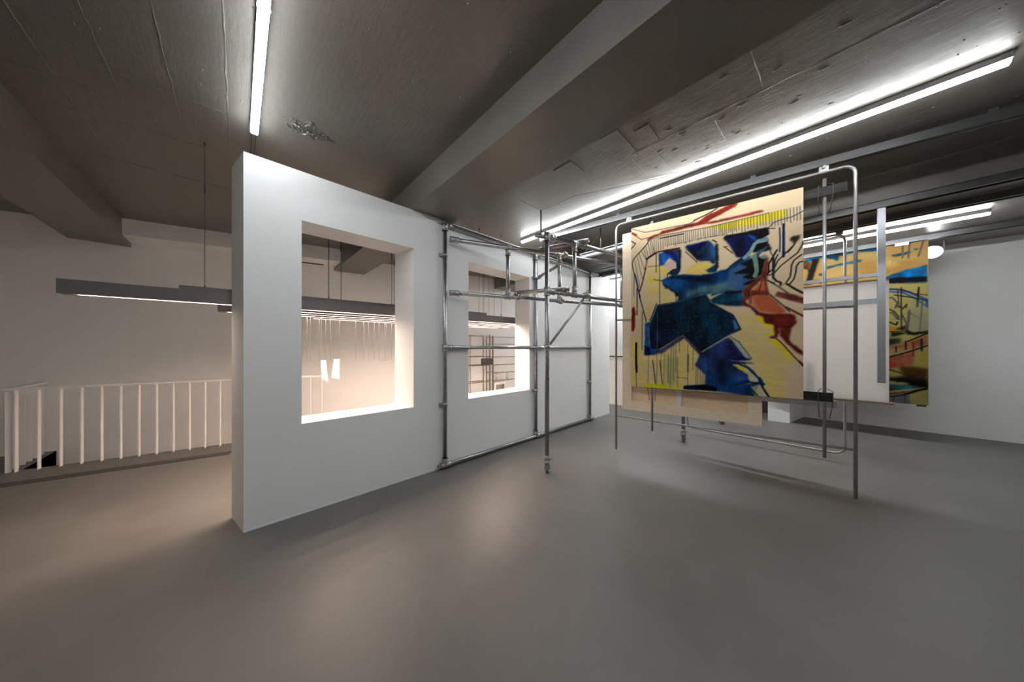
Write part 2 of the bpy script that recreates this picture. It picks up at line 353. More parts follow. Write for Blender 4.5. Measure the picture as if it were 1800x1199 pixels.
# ------------------------------------------------------------------ stair railing
t = thing('stair_railing', (-1.8, rail_y(-1.8), 0), 'white painted flat-bar railing around the stair opening', 'railing')
bm = B(); obox(bm, (-1.84, rail_y(-1.84)), (1.0, rail_y(1.0)), -0.024, 0.024, 0.897, 0.918); mk('top_rail', bm, 'railing', t)
x = -1.75; me = None
while x < 0.99:
    y = rail_y(x); bm = B(); obox(bm, (x - 0.004, rail_y(x - 0.004)), (x + 0.004, rail_y(x + 0.004)), -0.019, 0.019, 0, 0.905); mk('baluster', bm, 'railing', t); x += 0.1432
bm = B(); box(bm, (-1.83, rail_y(-1.83) + 0.03, 0.897), (-1.77, 6.86, 0.918)); mk('top_rail', bm, 'railing', t)
y = 6.03
while y < 6.88:
    bm = B(); box(bm, (-1.819, y - 0.004, 0), (-1.781, y + 0.004, 0.905)); mk('baluster', bm, 'railing', t); y += 0.1432

# ------------------------------------------------------------------ scaffold pipework
R = 0.024
def sleeve(par, p, d, L=0.085, r=0.031, m='fitting', bolt=True):
    p = Vector(p); d = Vector(d).normalized(); bm = B(); tube(bm, [p - d * L / 2, p + d * L / 2], r, 14)
    for s in (-1, 1): tube(bm, [p + d * (s * L / 2 - s * 0.012), p + d * (s * L / 2)], r + 0.003, 14)
    if bolt:
        n = Vector((-0.7, -0.7, 0)); n = (n - d * n.dot(d)).normalized(); tube(bm, [p + n * r * 0.8, p + n * (r + 0.008)], 0.008, 8)
    return mk('pipe_fitting', bm, m, par)
def clamp(par, p, d, e):
    """scaffold swivel clamp: a band round one pipe, a band round the other, a bolt with wing"""
    p = Vector(p); d = Vector(d).normalized(); e = Vector(e).normalized(); bm = B()
    tube(bm, [p - d * 0.02, p + d * 0.02], 0.031, 12); u = d.cross(e).normalized()
    if u.length < 0.1: u = Vector((0, 0, 1))
    if u.z < 0: u = -u
    tube(bm, [p + u * 0.05 - e * 0.02, p + u * 0.05 + e * 0.02], 0.031, 12)
    for s, v in ((1, e), (-1, d)):
        a = p + v * s * 0.038; tube(bm, [a - u * 0.03, a + u * 0.045], 0.006, 8); tube(bm, [a + u * 0.03, a + u * 0.045], 0.011, 6)
    return mk('swivel_clamp', bm, 'rust_tube', par)
def caster(par, x, y, rot=0.6):
    """fork, wheel, stem and top plate standing on the floor"""
    d = Vector((math.cos(rot), math.sin(rot), 0)); n = Vector((-d.y, d.x, 0)); c = Vector((x, y, 0.047)); 
    bm = B(); tube(bm, [c - n * 0.016, c + n * 0.016], 0.047, 24); w = mk('caster_wheel', bm, 'rubber', par)
    bm = B(); tube(bm, [c - n * 0.03, c + n * 0.03], 0.012, 12); mk('axle', bm, 'fitting', w)
    bm = B()
    for s in (-1, 1):
        a = c + n * 0.024 * s; pr = [(-0.016, -0.014), (0.016, -0.014), (0.034, 0.035), (0.034, 0.085), (-0.034, 0.085), (-0.034, 0.035)]
        lo = [bm.verts.new(a - n * 0.002 + d * px + Vector((0, 0, pz))) for px, pz in pr]; hi = [bm.verts.new(a + n * 0.002 + d * px + Vector((0, 0, pz))) for px, pz in pr]
        bm.faces.new(lo); bm.faces.new(hi[::-1])
        for k in range(6): bm.faces.new((lo[k], lo[(k+1) % 6], hi[(k+1) % 6], hi[k]))
    top = c + Vector((0, 0, 0.085)); tube(bm, [top, top + Vector((0, 0, 0.006))], 0.036, 18); mk('caster_fork', bm, 'fitting', par)
    bm = B(); tube(bm, [top + Vector((0, 0, 0.006)), top + Vector((0, 0, 0.045))], 0.029, 16)
    r = Vector((d.y, -d.x, 0)); tube(bm, [top - r * 0.06 + Vector((0, 0, 0.012)), top + r * 0.06 + Vector((0, 0, 0.012))], 0.005, 8); mk('caster_stem', bm, 'fitting', par)
    return 0.047 + 0.13
def pipe(par, name, a, b, r=R, m='steel'):
    bm = B(); hollow(bm, a, b, r); return mk(name, bm, m, par)
UX = (1.68, 3.218, 4.729); YP = 2.845
t = thing('wall_pipe_frame', (3.2, YP, 0), 'rectangular galvanised pipe frame bolted flat to the white partition', 'pipe frame')
for x in UX:
    pipe(t, 'upright', (x, YP, 0.04), (x, YP, 2.745))
    for z in (2.40, 0.72):
        bm = B(); tube(bm, [(x, YP, z - 0.018), (x, YP, z + 0.018)], 0.030, 14); box(bm, (x - 0.062, YP + 0.012, z - 0.018), (x + 0.04, YP + 0.033, z + 0.018)); tube(bm, [(x - 0.048, YP + 0.0, z), (x - 0.048, YP + 0.014, z)], 0.008, 8); mk('wall_bracket', bm, 'fitting', t)
pipe(t, 'top_rail', (1.70, YP, 2.745), (4.729, YP, 2.745)); pipe(t, 'bottom_rail', (1.60, YP, 0.04), (4.74, YP, 0.04)); pipe(t, 'middle_rail', (1.70, YP, 1.36), (4.729, YP, 1.36))
for x in UX:
    for z in (0.075, 1.36, 2.715): sleeve(t, (x, YP, z), (0, 0, 1))
    sleeve(t, (x + 0.05, YP, 0.04), (1, 0, 0)); 
    if x < 4: sleeve(t, (x + 0.055, YP, 1.36), (1, 0, 0)); sleeve(t, (x + 0.05, YP, 2.745), (1, 0, 0))
sleeve(t, (1.655, YP, 0.042), (1, 0, 0), 0.06)
# first truss: two parallel rails swinging out from the left upright
ZU, ZL = 2.575, 1.975
def t1(x, z=0): return Vector((x, 2.79 - 0.380 * (x - 1.75), z))
def t2(x, z=0): return Vector((x, 2.0 - 0.215 * (x - 2.445), z))
d1 = Vector((1, -0.380, 0)).normalized(); d2 = Vector((1, -0.215, 0)).normalized()
t = thing('pipe_truss', t1(6.2), 'long pipe truss of two parallel rails reaching out from the partition frame', 'pipe truss', 'rolling pipe trusses')
pipe(t, 'upper_rail', t1(1.725, ZU), t1(6.2, ZU)); pipe(t, 'lower_rail', t1(1.725, ZL), t1(6.2, ZL))
for z in (ZU, ZL):
    sleeve(t, t1(1.765, z), d1, 0.10, 0.033)
for x in (2.375, 3.06, 4.05, 5.2):
    pipe(t, 'strut', t1(x, ZL), t1(x, ZU))
    for z, s in ((ZL, 1), (ZU, -1)): sleeve(t, t1(x, z + s * 0.055), (0, 0, 1)); sleeve(t, t1(x, z), d1, 0.07)
e = t1(6.2); h = caster(t, e.x, e.y, 1.0); pipe(t, 'end_post', (e.x, e.y, h - 0.03), (e.x, e.y, 2.62))
pipe(t, 'wall_tie', (3.225, 2.815, 2.40), t1(3.05, 2.44) + Vector((0.0, 0.02, 0)), 0.021, 'rust_tube'); sleeve(t, Vector((3.222, 2.79, 2.40)), Vector((3.222, 2.79, 0)) - Vector((3.05, 2.3, 0)), 0.07, 0.027)
# second truss on a front post with a caster
t = thing('pipe_truss', (2.445, 2.0, 0), 'nearer pipe truss on a tall front post with a caster wheel', 'pipe truss', 'rolling pipe trusses')
h = caster(t, 2.445, 2.0, 0.75); pipe(t, 'front_post', (2.445, 2.0, h - 0.03), (2.445, 2.0, 2.60)); sleeve(t, (2.445, 2.0, 2.57), (0, 0, 1), 0.09, 0.032)
pipe(t, 'upper_rail', t2(2.46, ZU), t2(4.72, ZU)); pipe(t, 'lower_rail', t2(2.46, ZL), t2(4.72, ZL))
for z in (ZU, ZL): sleeve(t, t2(2.50, z), d2, 0.09, 0.032)
sleeve(t, (2.445, 2.0, ZL), (0, 0, 1), 0.09, 0.032); sleeve(t, (2.445, 2.0, 1.365), (0, 0, 1), 0.075, 0.033)
for x in (2.845, 4.2):
    pipe(t, 'strut', t2(x, ZL), t2(x, ZU))
    for z, s in ((ZL, 1), (ZU, -1)): sleeve(t, t2(x, z + s * 0.055), (0, 0, 1)); sleeve(t, t2(x, z), d2, 0.07)
pipe(t, 'diagonal_brace', Vector((2.445, 2.0, 1.39)) + d2 * 0.035, t2(2.985, ZL - 0.04), 0.014, 'thin_steel'); clamp(t, t2(3.01, ZL), d2, (0, 0, 1))
pipe(t, 'cross_tube', (2.465, 2.47, 2.03), (2.72, 1.90, 2.03), R, 'rust_tube'); clamp(t, t1(2.49, ZL), d1, (0.4, -0.9, 0)); clamp(t, t2(2.705, ZL), d2, (0.4, -0.9, 0)); clamp(t, t1(3.08, ZL - 0.01), d1, (0.1, 0.1, 1))
pipe(t, 'cross_tube', (2.83, 2.44, 2.63), (3.0, 1.82, 2.63), R, 'rust_tube'); clamp(t, t1(2.84, ZU), d1, (0.3, -0.9, 0)); clamp(t, t2(2.985, ZU), d2, (0.3, -0.9, 0)); clamp(t, t1(3.12, ZU), d1, (0, 0, 1))
pipe(t, 'stub_tube', (2.43, 2.02, 2.575), (2.335, 2.075, 2.58)); 
bm = B(); tube(bm, [(2.392, 2.04, 2.57), (2.392, 2.04, 2.86)], 0.010, 8); mk('threaded_rod', bm, 'fitting', t)
h = caster(t, 4.662, 1.282, 0.5); pipe(t, 'end_post', (4.662, 1.282, h - 0.03), (4.662, 1.282, 2.64))
pipe(t, 'end_tie', (4.662, 1.25, 2.63), (4.70, 1.60, 2.63)); pipe(t, 'end_tie', (4.662, 1.25, 2.03), (4.70, 1.60, 2.03))

# ------------------------------------------------------------------ overhead tracks
def track(name, p, q, zt, hgt, wid, label):
    p = Vector(p); q = Vector(q); t = thing(name, ((p.x + q.x) / 2, (p.y + q.y) / 2, zt - hgt), label, 'track', 'overhead sliding tracks')
    bm = B(); w = wid / 2; obox(bm, p, q, -w, w, zt - 0.006, zt); obox(bm, p, q, -w, -w + 0.006, zt - hgt, zt - 0.006); obox(bm, p, q, w - 0.006, w, zt - hgt, zt - 0.006); mk('channel', bm, 'track', t)
    for s in (-1, 1):
        bm = B(); obox(bm, p, q, s * w, s * (w - 0.026), zt - hgt - 0.006, zt - hgt); mk('flange', bm, 'track', t)
    return t
def fr(y): return 3.817 - 0.156 * (y + 0.262)      # plan line of the front hanging frame
t_front = track('ceiling_track', (fr(-2.8), -2.8), (fr(2.85), 2.85), 3.04, 0.06, 0.065, 'grey steel ceiling track carrying the front hanging frame')
for y in (-2.2, -0.9, 0.4, 1.7, 2.6):
    bm = B(); box(bm, (fr(y) - 0.02, y - 0.02, 3.04), (fr(y) + 0.02, y + 0.02, ZC)); mk('spacer', bm, 'track', t_front)
track('ceiling_track', (4.62, -3.2), (4.62, 2.86), ZB, 0.055, 0.11, 'grey steel track under the left edge of the right beam')
track('ceiling_track', (5.13, -3.2), (5.13, 2.86), ZB, 0.055, 0.10, 'grey steel track under the far edge of the right beam')
track('ceiling_track', (7.10, -3.4), (7.10, 1.4), ZR, 0.06, 0.10, 'grey steel track along the ceiling beside the right wall')
t = thing('hanging_rail', (3.74, 1.5, 2.70), 'short I-shaped steel rail hung on rods beside the front frame', 'rail')
bm = B(); box(bm, (3.71, 1.25, 2.755), (3.77, 2.41, 2.763)); box(bm, (3.71, 1.25, 2.70), (3.77, 2.41, 2.708)); box(bm, (3.737, 1.25, 2.708), (3.743, 2.41, 2.755)); mk('rail_profile', bm, 'alu', t)
for y in (2.09, 1.4):
    bm = B(); tube(bm, [(3.76, y, 2.763), (3.76, y, ZC)], 0.011, 10); mk('hanger_rod', bm, 'alu', t)
bm = B(); tube(bm, [(3.75, 2.09, 2.98), (3.74, 2.36, 2.765)], 0.004, 6); mk('stay_wire', bm, 'thin_steel', t)
# slack cable pinned along the slab
bm = B(); tube(bm, [(2.12, 2.10, 2.90), (2.392, 2.04, 2.855), (2.6, 1.75, 2.98), (3.0, 1.2, ZC - 0.008), (3.18, 0.7, ZC - 0.006)], 0.0015, 6)
tag(mk('ceiling_cable', bm, 'wire'), 'thin dark cable running from the pipe post up to the ceiling light', 'cable')

# ------------------------------------------------------------------ paintings
def raster(strokes, Wm, Hm, cell, pxm, base, seed, k=1.0):
    nx = int(Wm / cell); ny = int(Hm / cell)
    u, v = np.meshgrid(np.linspace(0, 1, nx + 1), np.linspace(0, 1, ny + 1)); X = u * Wm; Y = v * Hm
    rs = np.random.RandomState(seed)
    def noise(cx, cy):
        g = rs.rand(cy + 2, cx + 2); fx = u * cx; fy_ = v * cy; i = fx.astype(int); j = fy_.astype(int); a = fx - i; b = fy_ - j
        a = a * a * (3 - 2 * a); b = b * b * (3 - 2 * b)
        return (g[j, i] * (1-a) + g[j, i+1] * a) * (1-b) + (g[j+1, i] * (1-a) + g[j+1, i+1] * a) * b - 0.5
    fine = noise(90, 110) * 0.5 + noise(40, 50) * 0.5; wide = noise(7, 9); mid = noise(20, 13); streak_h = noise(12, 90); streak_v = noise(75, 8)
    img = np.zeros((ny + 1, nx + 1, 3)); img[:] = np.array(base) / 255.; img *= (1 + 0.05 * wide + 0.02 * fine)[..., None]
    def blur(m, r):
        r = max(1, int(r))
        for _ in range(2):
            for ax in (0, 1):
                pad = [(0, 0), (0, 0)]; pad[ax] = (r, r); c = np.cumsum(np.pad(m, pad, mode='edge'), axis=ax)
                if ax == 0: c = np.vstack([np.zeros((1, c.shape[1])), c]); m = (c[2*r+1:] - c[:-2*r-1]) / (2*r+1)
                else: c = np.hstack([np.zeros((c.shape[0], 1)), c]); m = (c[:, 2*r+1:] - c[:, :-2*r-1]) / (2*r+1)
        return m
    wob = fine * 0.9
    for kind, col, w, a, pts in strokes:
        P = [(p[0] * Wm, p[1] * Hm) for p in pts]
        if kind == 'p':
            jx = X + wob * pxm * 1.2; jy = Y + wob[::-1, ::-1] * pxm * 1.2; m = np.zeros(X.shape, bool); n = len(P)
            for i in range(n):
                x1, y1 = P[i]; x2, y2 = P[(i+1) % n]
                if y1 == y2: continue
                c = ((y1 > jy) != (y2 > jy)) & (jx < (x2 - x1) * (jy - y1) / (y2 - y1) + x1); m ^= c
            m = m.astype(float)
            m = blur(m, max(1, w * pxm / cell))
            if w >= 3: m = np.clip(m * (1 + 0.9 * wide + 0.5 * streak_v), 0, 1)
        else:
            D = np.full(X.shape, 9.0)
            for (x1, y1), (x2, y2) in zip(P, P[1:]):
                dx, dy = x2 - x1, y2 - y1; L = dx*dx + dy*dy + 1e-12; tt = np.clip(((X - x1) * dx + (Y - y1) * dy) / L, 0, 1)
                D = np.minimum(D, np.hypot(X - x1 - tt * dx, Y - y1 - tt * dy))
            hw = w * pxm / 2
            m = np.clip((hw * (1 + 0.3 * fine) - D) / (cell * 1.1) + 0.6, 0, 1) * min(1, 0.55 + hw / cell * 0.5)
        m = m * a; c = np.array(col) / 255.
        dark = sum(col) < 330
        blue = col[2] > col[0]
        tex = 1 + (0.35 if dark else 0.05) * fine + (((0.16 * streak_v + 0.8 * mid + 0.3 * wide) if blue else (0.12 * streak_h + 0.35 * mid)) if dark and kind == 'p' else 0.06 * streak_h)
        img = img * (1 - m[..., None]) + (c * np.clip(tex, 0.3, 2)[..., None]) * m[..., None]
    return np.clip(img, 0, 1), nx, ny, u, v
def painted_panel(name, par, TL, TR, BL, thick, strokes, cell, pxm, base, seed, speck=None, gain=1.0):
    """front face as a fine grid with painted colours, sides and back in raw canvas"""
    TL, TR, BL = map(Vector, (TL, TR, BL)); du = TR - TL; dv = TL - BL; Wm, Hm = du.length, dv.length
    img, nx, ny, u, v = raster(strokes, Wm, Hm, cell, pxm, base, seed)
    if speck:
        rs = np.random.RandomState(seed + 5)
        for _ in range(speck[4]):
            i = int((speck[0] + rs.beta(2, 2) * (speck[1] - speck[0])) * nx); j = int((speck[2] + rs.beta(2, 2) * (speck[3] - speck[2])) * ny)
            if img[j, i].sum() < 0.9: img[j, i] = img[j, i] * 0.5 + np.array((.7, .75, .75)) * 0.5
    col = np.where(img <= 0.04045, img / 12.92, ((img + 0.055) / 1.055) ** 2.4) ** 1.18 * gain
    root = par.location
    o = BL - root; pts = np.array(o)[None, None] + u[..., None] * np.array(du) + v[..., None] * np.array(dv)
    idx = np.arange((nx + 1) * (ny + 1)).reshape(ny + 1, nx + 1)
    faces = np.stack([idx[:-1, :-1], idx[:-1, 1:], idx[1:, 1:], idx[1:, :-1]], -1).reshape(-1, 4)
    me = bpy.data.meshes.new(name); me.from_pydata(pts.reshape(-1, 3).tolist(), [], faces.tolist()); me.update()
    at = me.color_attributes.new('paint', 'FLOAT_COLOR', 'POINT')
    rgba = np.ones((col.shape[0] * col.shape[1], 4), np.float32); rgba[:, :3] = col.reshape(-1, 3); at.data.foreach_set('color', rgba.ravel())
    m = bpy.data.materials.new(name + '_paint'); m.use_nodes = True; nt = m.node_tree; b = nt.nodes['Principled BSDF']
    an = nt.nodes.new('ShaderNodeAttribute'); an.attribute_name = 'paint'; nt.links.new(an.outputs['Color'], b.inputs['Base Color']); b.inputs['Roughness'].default_value = 0.7; b.inputs['Specular IOR Level'].default_value = 0.08
    me.materials.append(m); ob = bpy.data.objects.new('painted_surface', me); C.objects.link(ob); ob.parent = par
    n = du.cross(dv).normalized()                 # faces the viewer
    bm = B(); p = [BL, BL + du, TL + du, TL]; fr_ = [bm.verts.new(q - n * 0.0005) for q in p]; bk = [bm.verts.new(q - n * thick) for q in p]
    bm.faces.new(bk[::-1]); bm.faces.new(fr_)
    for k in range(4): bm.faces.new((fr_[k], fr_[(k+1) % 4], bk[(k+1) % 4], bk[k]))
    mk('canvas_body', bm, 'canvas_edge', par)
    return ob
GAIN = 0.92
STROKES_FRONT=[
('p',(216,196,128),3.0,0.7,[(0.126,0.74),(0.235,0.732),(0.318,0.731),(0.322,0.705),(0.26,0.685),(0.225,0.645),(0.316,0.569),(0.339,0.538),(0.327,0.503),(0.197,0.503),(0.152,0.431),(0.112,0.433),(0.109,0.544),(0.12,0.657)]),
('p',(214,163,138),4.0,0.6,[(0.171,0.516),(0.152,0.431),(0.112,0.433),(0.126,0.505)]),
('p',(226,204,60),2.0,0.7,[(0.125,0.677),(0.191,0.666),(0.208,0.647),(0.173,0.636),(0.133,0.652)]),
('p',(226,204,60),2.0,0.7,[(0.146,0.605),(0.198,0.596),(0.207,0.584),(0.172,0.582),(0.141,0.588)]),
('p',(226,204,70),2.0,0.8,[(0.192,0.727),(0.231,0.723),(0.235,0.706),(0.297,0.694),(0.243,0.692),(0.196,0.702)]),
('p',(224,202,128),4.0,0.85,[(0.71,0.425),(0.78,0.397),(0.825,0.36),(0.872,0.32),(0.839,0.287),(0.889,0.263),(0.961,0.189),(0.922,0.114),(0.921,-0.001),(0.842,-0.002),(0.821,0.073),(0.762,0.187),(0.708,0.258),(0.66,0.308),(0.701,0.338)]),
('p',(215,190,165),8.0,0.5,[(0.887,0.151),(0.998,0.189),(0.996,0.044),(0.921,0.04)]),
('p',(232,210,36),1.5,0.9,[(0.757,0.422),(0.78,0.401),(0.81,0.403),(0.825,0.367),(0.869,0.354),(0.87,0.309),(0.801,0.297),(0.85,0.313),(0.861,0.335),(0.825,0.352),(0.795,0.384)]),
('p',(232,210,36),2.0,0.9,[(0.835,0.287),(0.882,0.284),(0.906,0.255),(0.961,0.192),(0.947,0.181),(0.903,0.229),(0.86,0.264)]),
('p',(224,202,124),3.0,0.85,[(0.001,0.347),(0.103,0.221),(0.243,0.212),(0.365,0.303),(0.468,0.194),(0.439,0.147),(0.507,0.102),(0.502,0.043),(0.371,0.028),(0.37,0.001),(0.001,0.005)]),
('p',(165,172,128),5.0,0.6,[(0.243,0.184),(0.334,0.194),(0.331,0.026),(0.261,0.027)]),
('p',(212,190,168),6.0,0.7,[(0.112,0.099),(0.22,0.111),(0.24,0.048),(0.122,0.025)]),
('l',(226,212,176),6.0,0.7,[(0.08,0.202),(0.102,0.179),(0.232,0.184)]),
('p',(224,206,52),1.0,0.95,[(0.501,0.906),(0.622,0.908),(0.758,0.911),(0.843,0.913),(0.926,0.915),(0.926,0.881),(0.842,0.871),(0.698,0.872),(0.618,0.873),(0.541,0.898)]),
('p',(122,44,32),0.0,1.0,[(0.002,0.978),(0.05,0.951),(0.036,0.944),(0.002,0.966)]),
('l',(122,44,32),1.2,1.0,[(0.037,0.946),(0.075,0.918),(0.134,0.919)]),
('p',(122,44,32),0.0,1.0,[(0.115,0.903),(0.138,0.922),(0.211,0.93),(0.227,0.941),(0.316,0.943),(0.415,0.949),(0.46,0.946),(0.509,0.971),(0.559,0.986),(0.542,0.976),(0.632,1.001),(0.648,1.003),(0.688,1.0),(0.676,0.985),(0.591,0.959),(0.541,0.947),(0.511,0.934),(0.574,0.932),(0.699,0.933),(0.801,0.936),(0.82,0.931),(0.81,0.924),(0.699,0.922),(0.541,0.922),(0.508,0.928),(0.367,0.926),(0.215,0.923),(0.134,0.903)]),
('l',(70,80,85),1.3,1.0,[(0.002,0.998),(0.105,0.956),(0.159,0.954),(0.255,0.952),(0.408,0.948),(0.572,0.997)]),
('l',(70,80,85),2.2,1.0,[(0.436,0.961),(0.509,0.977),(0.572,0.997)]),
('l',(28,26,28),1.6,1.0,[(0.001,0.92),(0.034,0.898),(0.0,0.87)]),
('l',(52,22,62),1.8,1.0,[(0.211,0.9),(0.371,0.898)]),
('p',(30,76,134),0.0,1.0,[(0.208,0.808),(0.262,0.82),(0.34,0.816),(0.351,0.798),(0.346,0.702),(0.324,0.705),(0.322,0.738),(0.278,0.773),(0.235,0.732),(0.209,0.739)]),
('p',(205,180,165),1.0,1.0,[(0.231,0.729),(0.278,0.772),(0.322,0.731),(0.322,0.709),(0.268,0.702)]),
('p',(26,34,84),0.0,1.0,[(0.232,0.817),(0.303,0.816),(0.331,0.776),(0.326,0.741),(0.278,0.788),(0.261,0.794)]),
('p',(122,38,36),0.0,1.0,[(0.303,0.822),(0.34,0.813),(0.331,0.788)]),
('p',(28,42,58),0.0,1.0,[(0.336,0.818),(0.356,0.808),(0.35,0.698),(0.33,0.701),(0.326,0.741),(0.337,0.789)]),
('p',(46,76,118),0.0,1.0,[(0.38,0.819),(0.391,0.829),(0.526,0.832),(0.569,0.787),(0.575,0.755),(0.567,0.707),(0.551,0.7),(0.525,0.72),(0.471,0.724),(0.443,0.764)]),
('p',(12,16,84),1.0,1.0,[(0.384,0.822),(0.52,0.83),(0.475,0.791),(0.437,0.778)]),
('p',(30,34,44),0.0,1.0,[(0.383,0.812),(0.422,0.797),(0.474,0.753),(0.459,0.728),(0.41,0.785)]),
('p',(222,195,108),1.5,0.9,[(0.377,0.684),(0.436,0.714),(0.466,0.724),(0.525,0.717),(0.546,0.695),(0.506,0.67),(0.524,0.657),(0.499,0.644),(0.397,0.667)]),
('p',(26,30,34),0.0,1.0,[(0.564,0.81),(0.579,0.804),(0.58,0.68),(0.56,0.658),(0.55,0.663),(0.568,0.713)]),
('p',(26,82,106),0.0,1.0,[(0.506,0.67),(0.546,0.688),(0.571,0.698),(0.57,0.655),(0.528,0.653)]),
('l',(28,26,28),1.1,1.0,[(0.383,0.793),(0.455,0.722)]),
('l',(28,26,28),1.6,1.0,[(0.547,0.831),(0.569,0.816)]),
('p',(26,34,84),0.0,1.0,[(0.608,0.83),(0.624,0.84),(0.739,0.835),(0.836,0.843),(0.841,0.809),(0.822,0.796),(0.785,0.791),(0.776,0.769),(0.741,0.717),(0.705,0.713),(0.681,0.717),(0.642,0.787)]),
('p',(60,36,78),2.0,0.6,[(0.653,0.771),(0.729,0.765),(0.709,0.752),(0.663,0.753)]),
('p',(18,84,146),1.0,1.0,[(0.739,0.828),(0.777,0.821),(0.782,0.794),(0.768,0.785),(0.754,0.808)]),
('p',(20,20,22),0.0,1.0,[(0.608,0.83),(0.624,0.84),(0.836,0.843),(0.841,0.809),(0.799,0.794),(0.782,0.806),(0.742,0.828),(0.627,0.829)]),
('p',(20,20,22),0.0,1.0,[(0.78,0.815),(0.839,0.835),(0.842,0.809),(0.802,0.793),(0.785,0.794)]),
('l',(28,26,28),1.0,1.0,[(0.609,0.783),(0.632,0.782)]),
('l',(28,26,28),1.2,1.0,[(0.616,0.781),(0.66,0.741)]),
('p',(16,70,116),0.0,1.0,[(0.169,0.659),(0.225,0.645),(0.259,0.659),(0.297,0.665),(0.373,0.665),(0.473,0.647),(0.499,0.647),(0.57,0.651),(0.587,0.659),(0.625,0.661),(0.676,0.696),(0.709,0.712),(0.753,0.713),(0.743,0.664),(0.74,0.626),(0.752,0.602),(0.768,0.594),(0.739,0.569),(0.716,0.542),(0.684,0.546),(0.606,0.54),(0.535,0.524),(0.544,0.541),(0.471,0.54),(0.414,0.517),(0.355,0.508),(0.327,0.507),(0.339,0.538),(0.312,0.566),(0.275,0.591),(0.241,0.606),(0.225,0.643)]),
('p',(10,24,52),2.0,0.9,[(0.229,0.648),(0.297,0.662),(0.473,0.645),(0.57,0.641),(0.59,0.629),(0.536,0.605),(0.509,0.605),(0.435,0.62),(0.317,0.648)]),
('p',(112,142,142),3.0,0.85,[(0.388,0.569),(0.472,0.585),(0.569,0.588),(0.641,0.599),(0.684,0.591),(0.684,0.554),(0.606,0.547),(0.535,0.53),(0.526,0.548),(0.452,0.545),(0.402,0.525),(0.379,0.535)]),
('p',(78,108,146),3.0,0.85,[(0.624,0.611),(0.642,0.652),(0.692,0.677),(0.753,0.71),(0.74,0.648),(0.768,0.594),(0.706,0.55),(0.627,0.568)]),
('p',(14,60,110),2.0,0.9,[(0.537,0.642),(0.625,0.657),(0.627,0.611),(0.536,0.608)]),
('p',(24,66,92),0.0,1.0,[(0.268,0.68),(0.301,0.701),(0.346,0.702),(0.346,0.684),(0.329,0.665),(0.297,0.665)]),
('l',(28,26,28),1.6,1.0,[(0.264,0.666),(0.264,0.68),(0.301,0.701),(0.346,0.702),(0.342,0.688)]),
('p',(28,26,28),0.0,1.0,[(0.22,0.594),(0.267,0.593),(0.303,0.57),(0.314,0.566),(0.317,0.544),(0.342,0.541),(0.324,0.565),(0.275,0.597),(0.233,0.629),(0.229,0.626),(0.258,0.597)]),
('l',(28,26,28),1.1,1.0,[(0.169,0.658),(0.229,0.643)]),
('l',(28,26,28),1.2,1.0,[(0.625,0.657),(0.676,0.693),(0.715,0.713)]),
('p',(24,24,20),0.0,1.0,[(0.773,0.77),(0.843,0.757),(0.856,0.731),(0.828,0.726),(0.803,0.724),(0.791,0.704),(0.818,0.69),(0.842,0.693),(0.824,0.674),(0.808,0.611),(0.777,0.593),(0.739,0.597),(0.711,0.61),(0.746,0.622),(0.662,0.633),(0.74,0.658),(0.698,0.68),(0.747,0.695),(0.772,0.71),(0.81,0.738)]),
('p',(24,24,20),0.0,1.0,[(0.779,0.769),(0.839,0.784),(0.841,0.755),(0.802,0.736),(0.779,0.725),(0.761,0.731)]),
('p',(70,110,150),0.0,1.0,[(0.797,0.79),(0.836,0.793),(0.838,0.781),(0.802,0.782)]),
('p',(70,112,150),0.5,1.0,[(0.785,0.721),(0.834,0.753),(0.838,0.746),(0.791,0.707)]),
('l',(132,162,166),5.0,1.0,[(0.721,0.708),(0.753,0.735),(0.773,0.77),(0.785,0.778),(0.83,0.78)]),
('l',(126,152,140),6.0,1.0,[(0.772,0.71),(0.779,0.674),(0.784,0.633),(0.775,0.609)]),
('p',(120,136,136),0.0,1.0,[(0.797,0.698),(0.821,0.712),(0.839,0.699),(0.827,0.689)]),
('p',(24,24,20),0.0,1.0,[(0.71,0.575),(0.768,0.591),(0.802,0.59),(0.745,0.565)]),
('p',(20,74,98),0.0,1.0,[(0.535,0.507),(0.616,0.543),(0.706,0.543),(0.716,0.517),(0.725,0.496),(0.712,0.462),(0.639,0.468),(0.549,0.485)]),
('p',(6,22,36),1.0,1.0,[(0.616,0.543),(0.706,0.543),(0.713,0.527),(0.62,0.532)]),
('p',(16,30,44),2.0,0.8,[(0.57,0.48),(0.706,0.492),(0.712,0.461),(0.639,0.468)]),
('p',(186,104,70),2.0,1.0,[(0.757,0.509),(0.843,0.511),(0.878,0.48),(0.926,0.415),(0.889,0.409),(0.799,0.424),(0.738,0.479),(0.764,0.537),(0.808,0.58),(0.823,0.578),(0.828,0.524)]),
('p',(206,150,120),2.0,0.8,[(0.75,0.488),(0.769,0.499),(0.775,0.467),(0.8,0.433),(0.775,0.451),(0.744,0.469)]),
('p',(118,56,46),0.0,1.0,[(0.7,0.533),(0.745,0.568),(0.805,0.608),(0.812,0.588),(0.751,0.537),(0.76,0.509),(0.728,0.485),(0.696,0.496),(0.719,0.503),(0.716,0.526)]),
('p',(118,56,46),0.0,1.0,[(0.803,0.607),(0.827,0.677),(0.842,0.694),(0.839,0.619),(0.833,0.573),(0.842,0.511),(0.828,0.503),(0.82,0.575),(0.811,0.589)]),
('p',(126,60,44),1.0,1.0,[(0.751,0.537),(0.84,0.529),(0.844,0.507),(0.757,0.509)]),
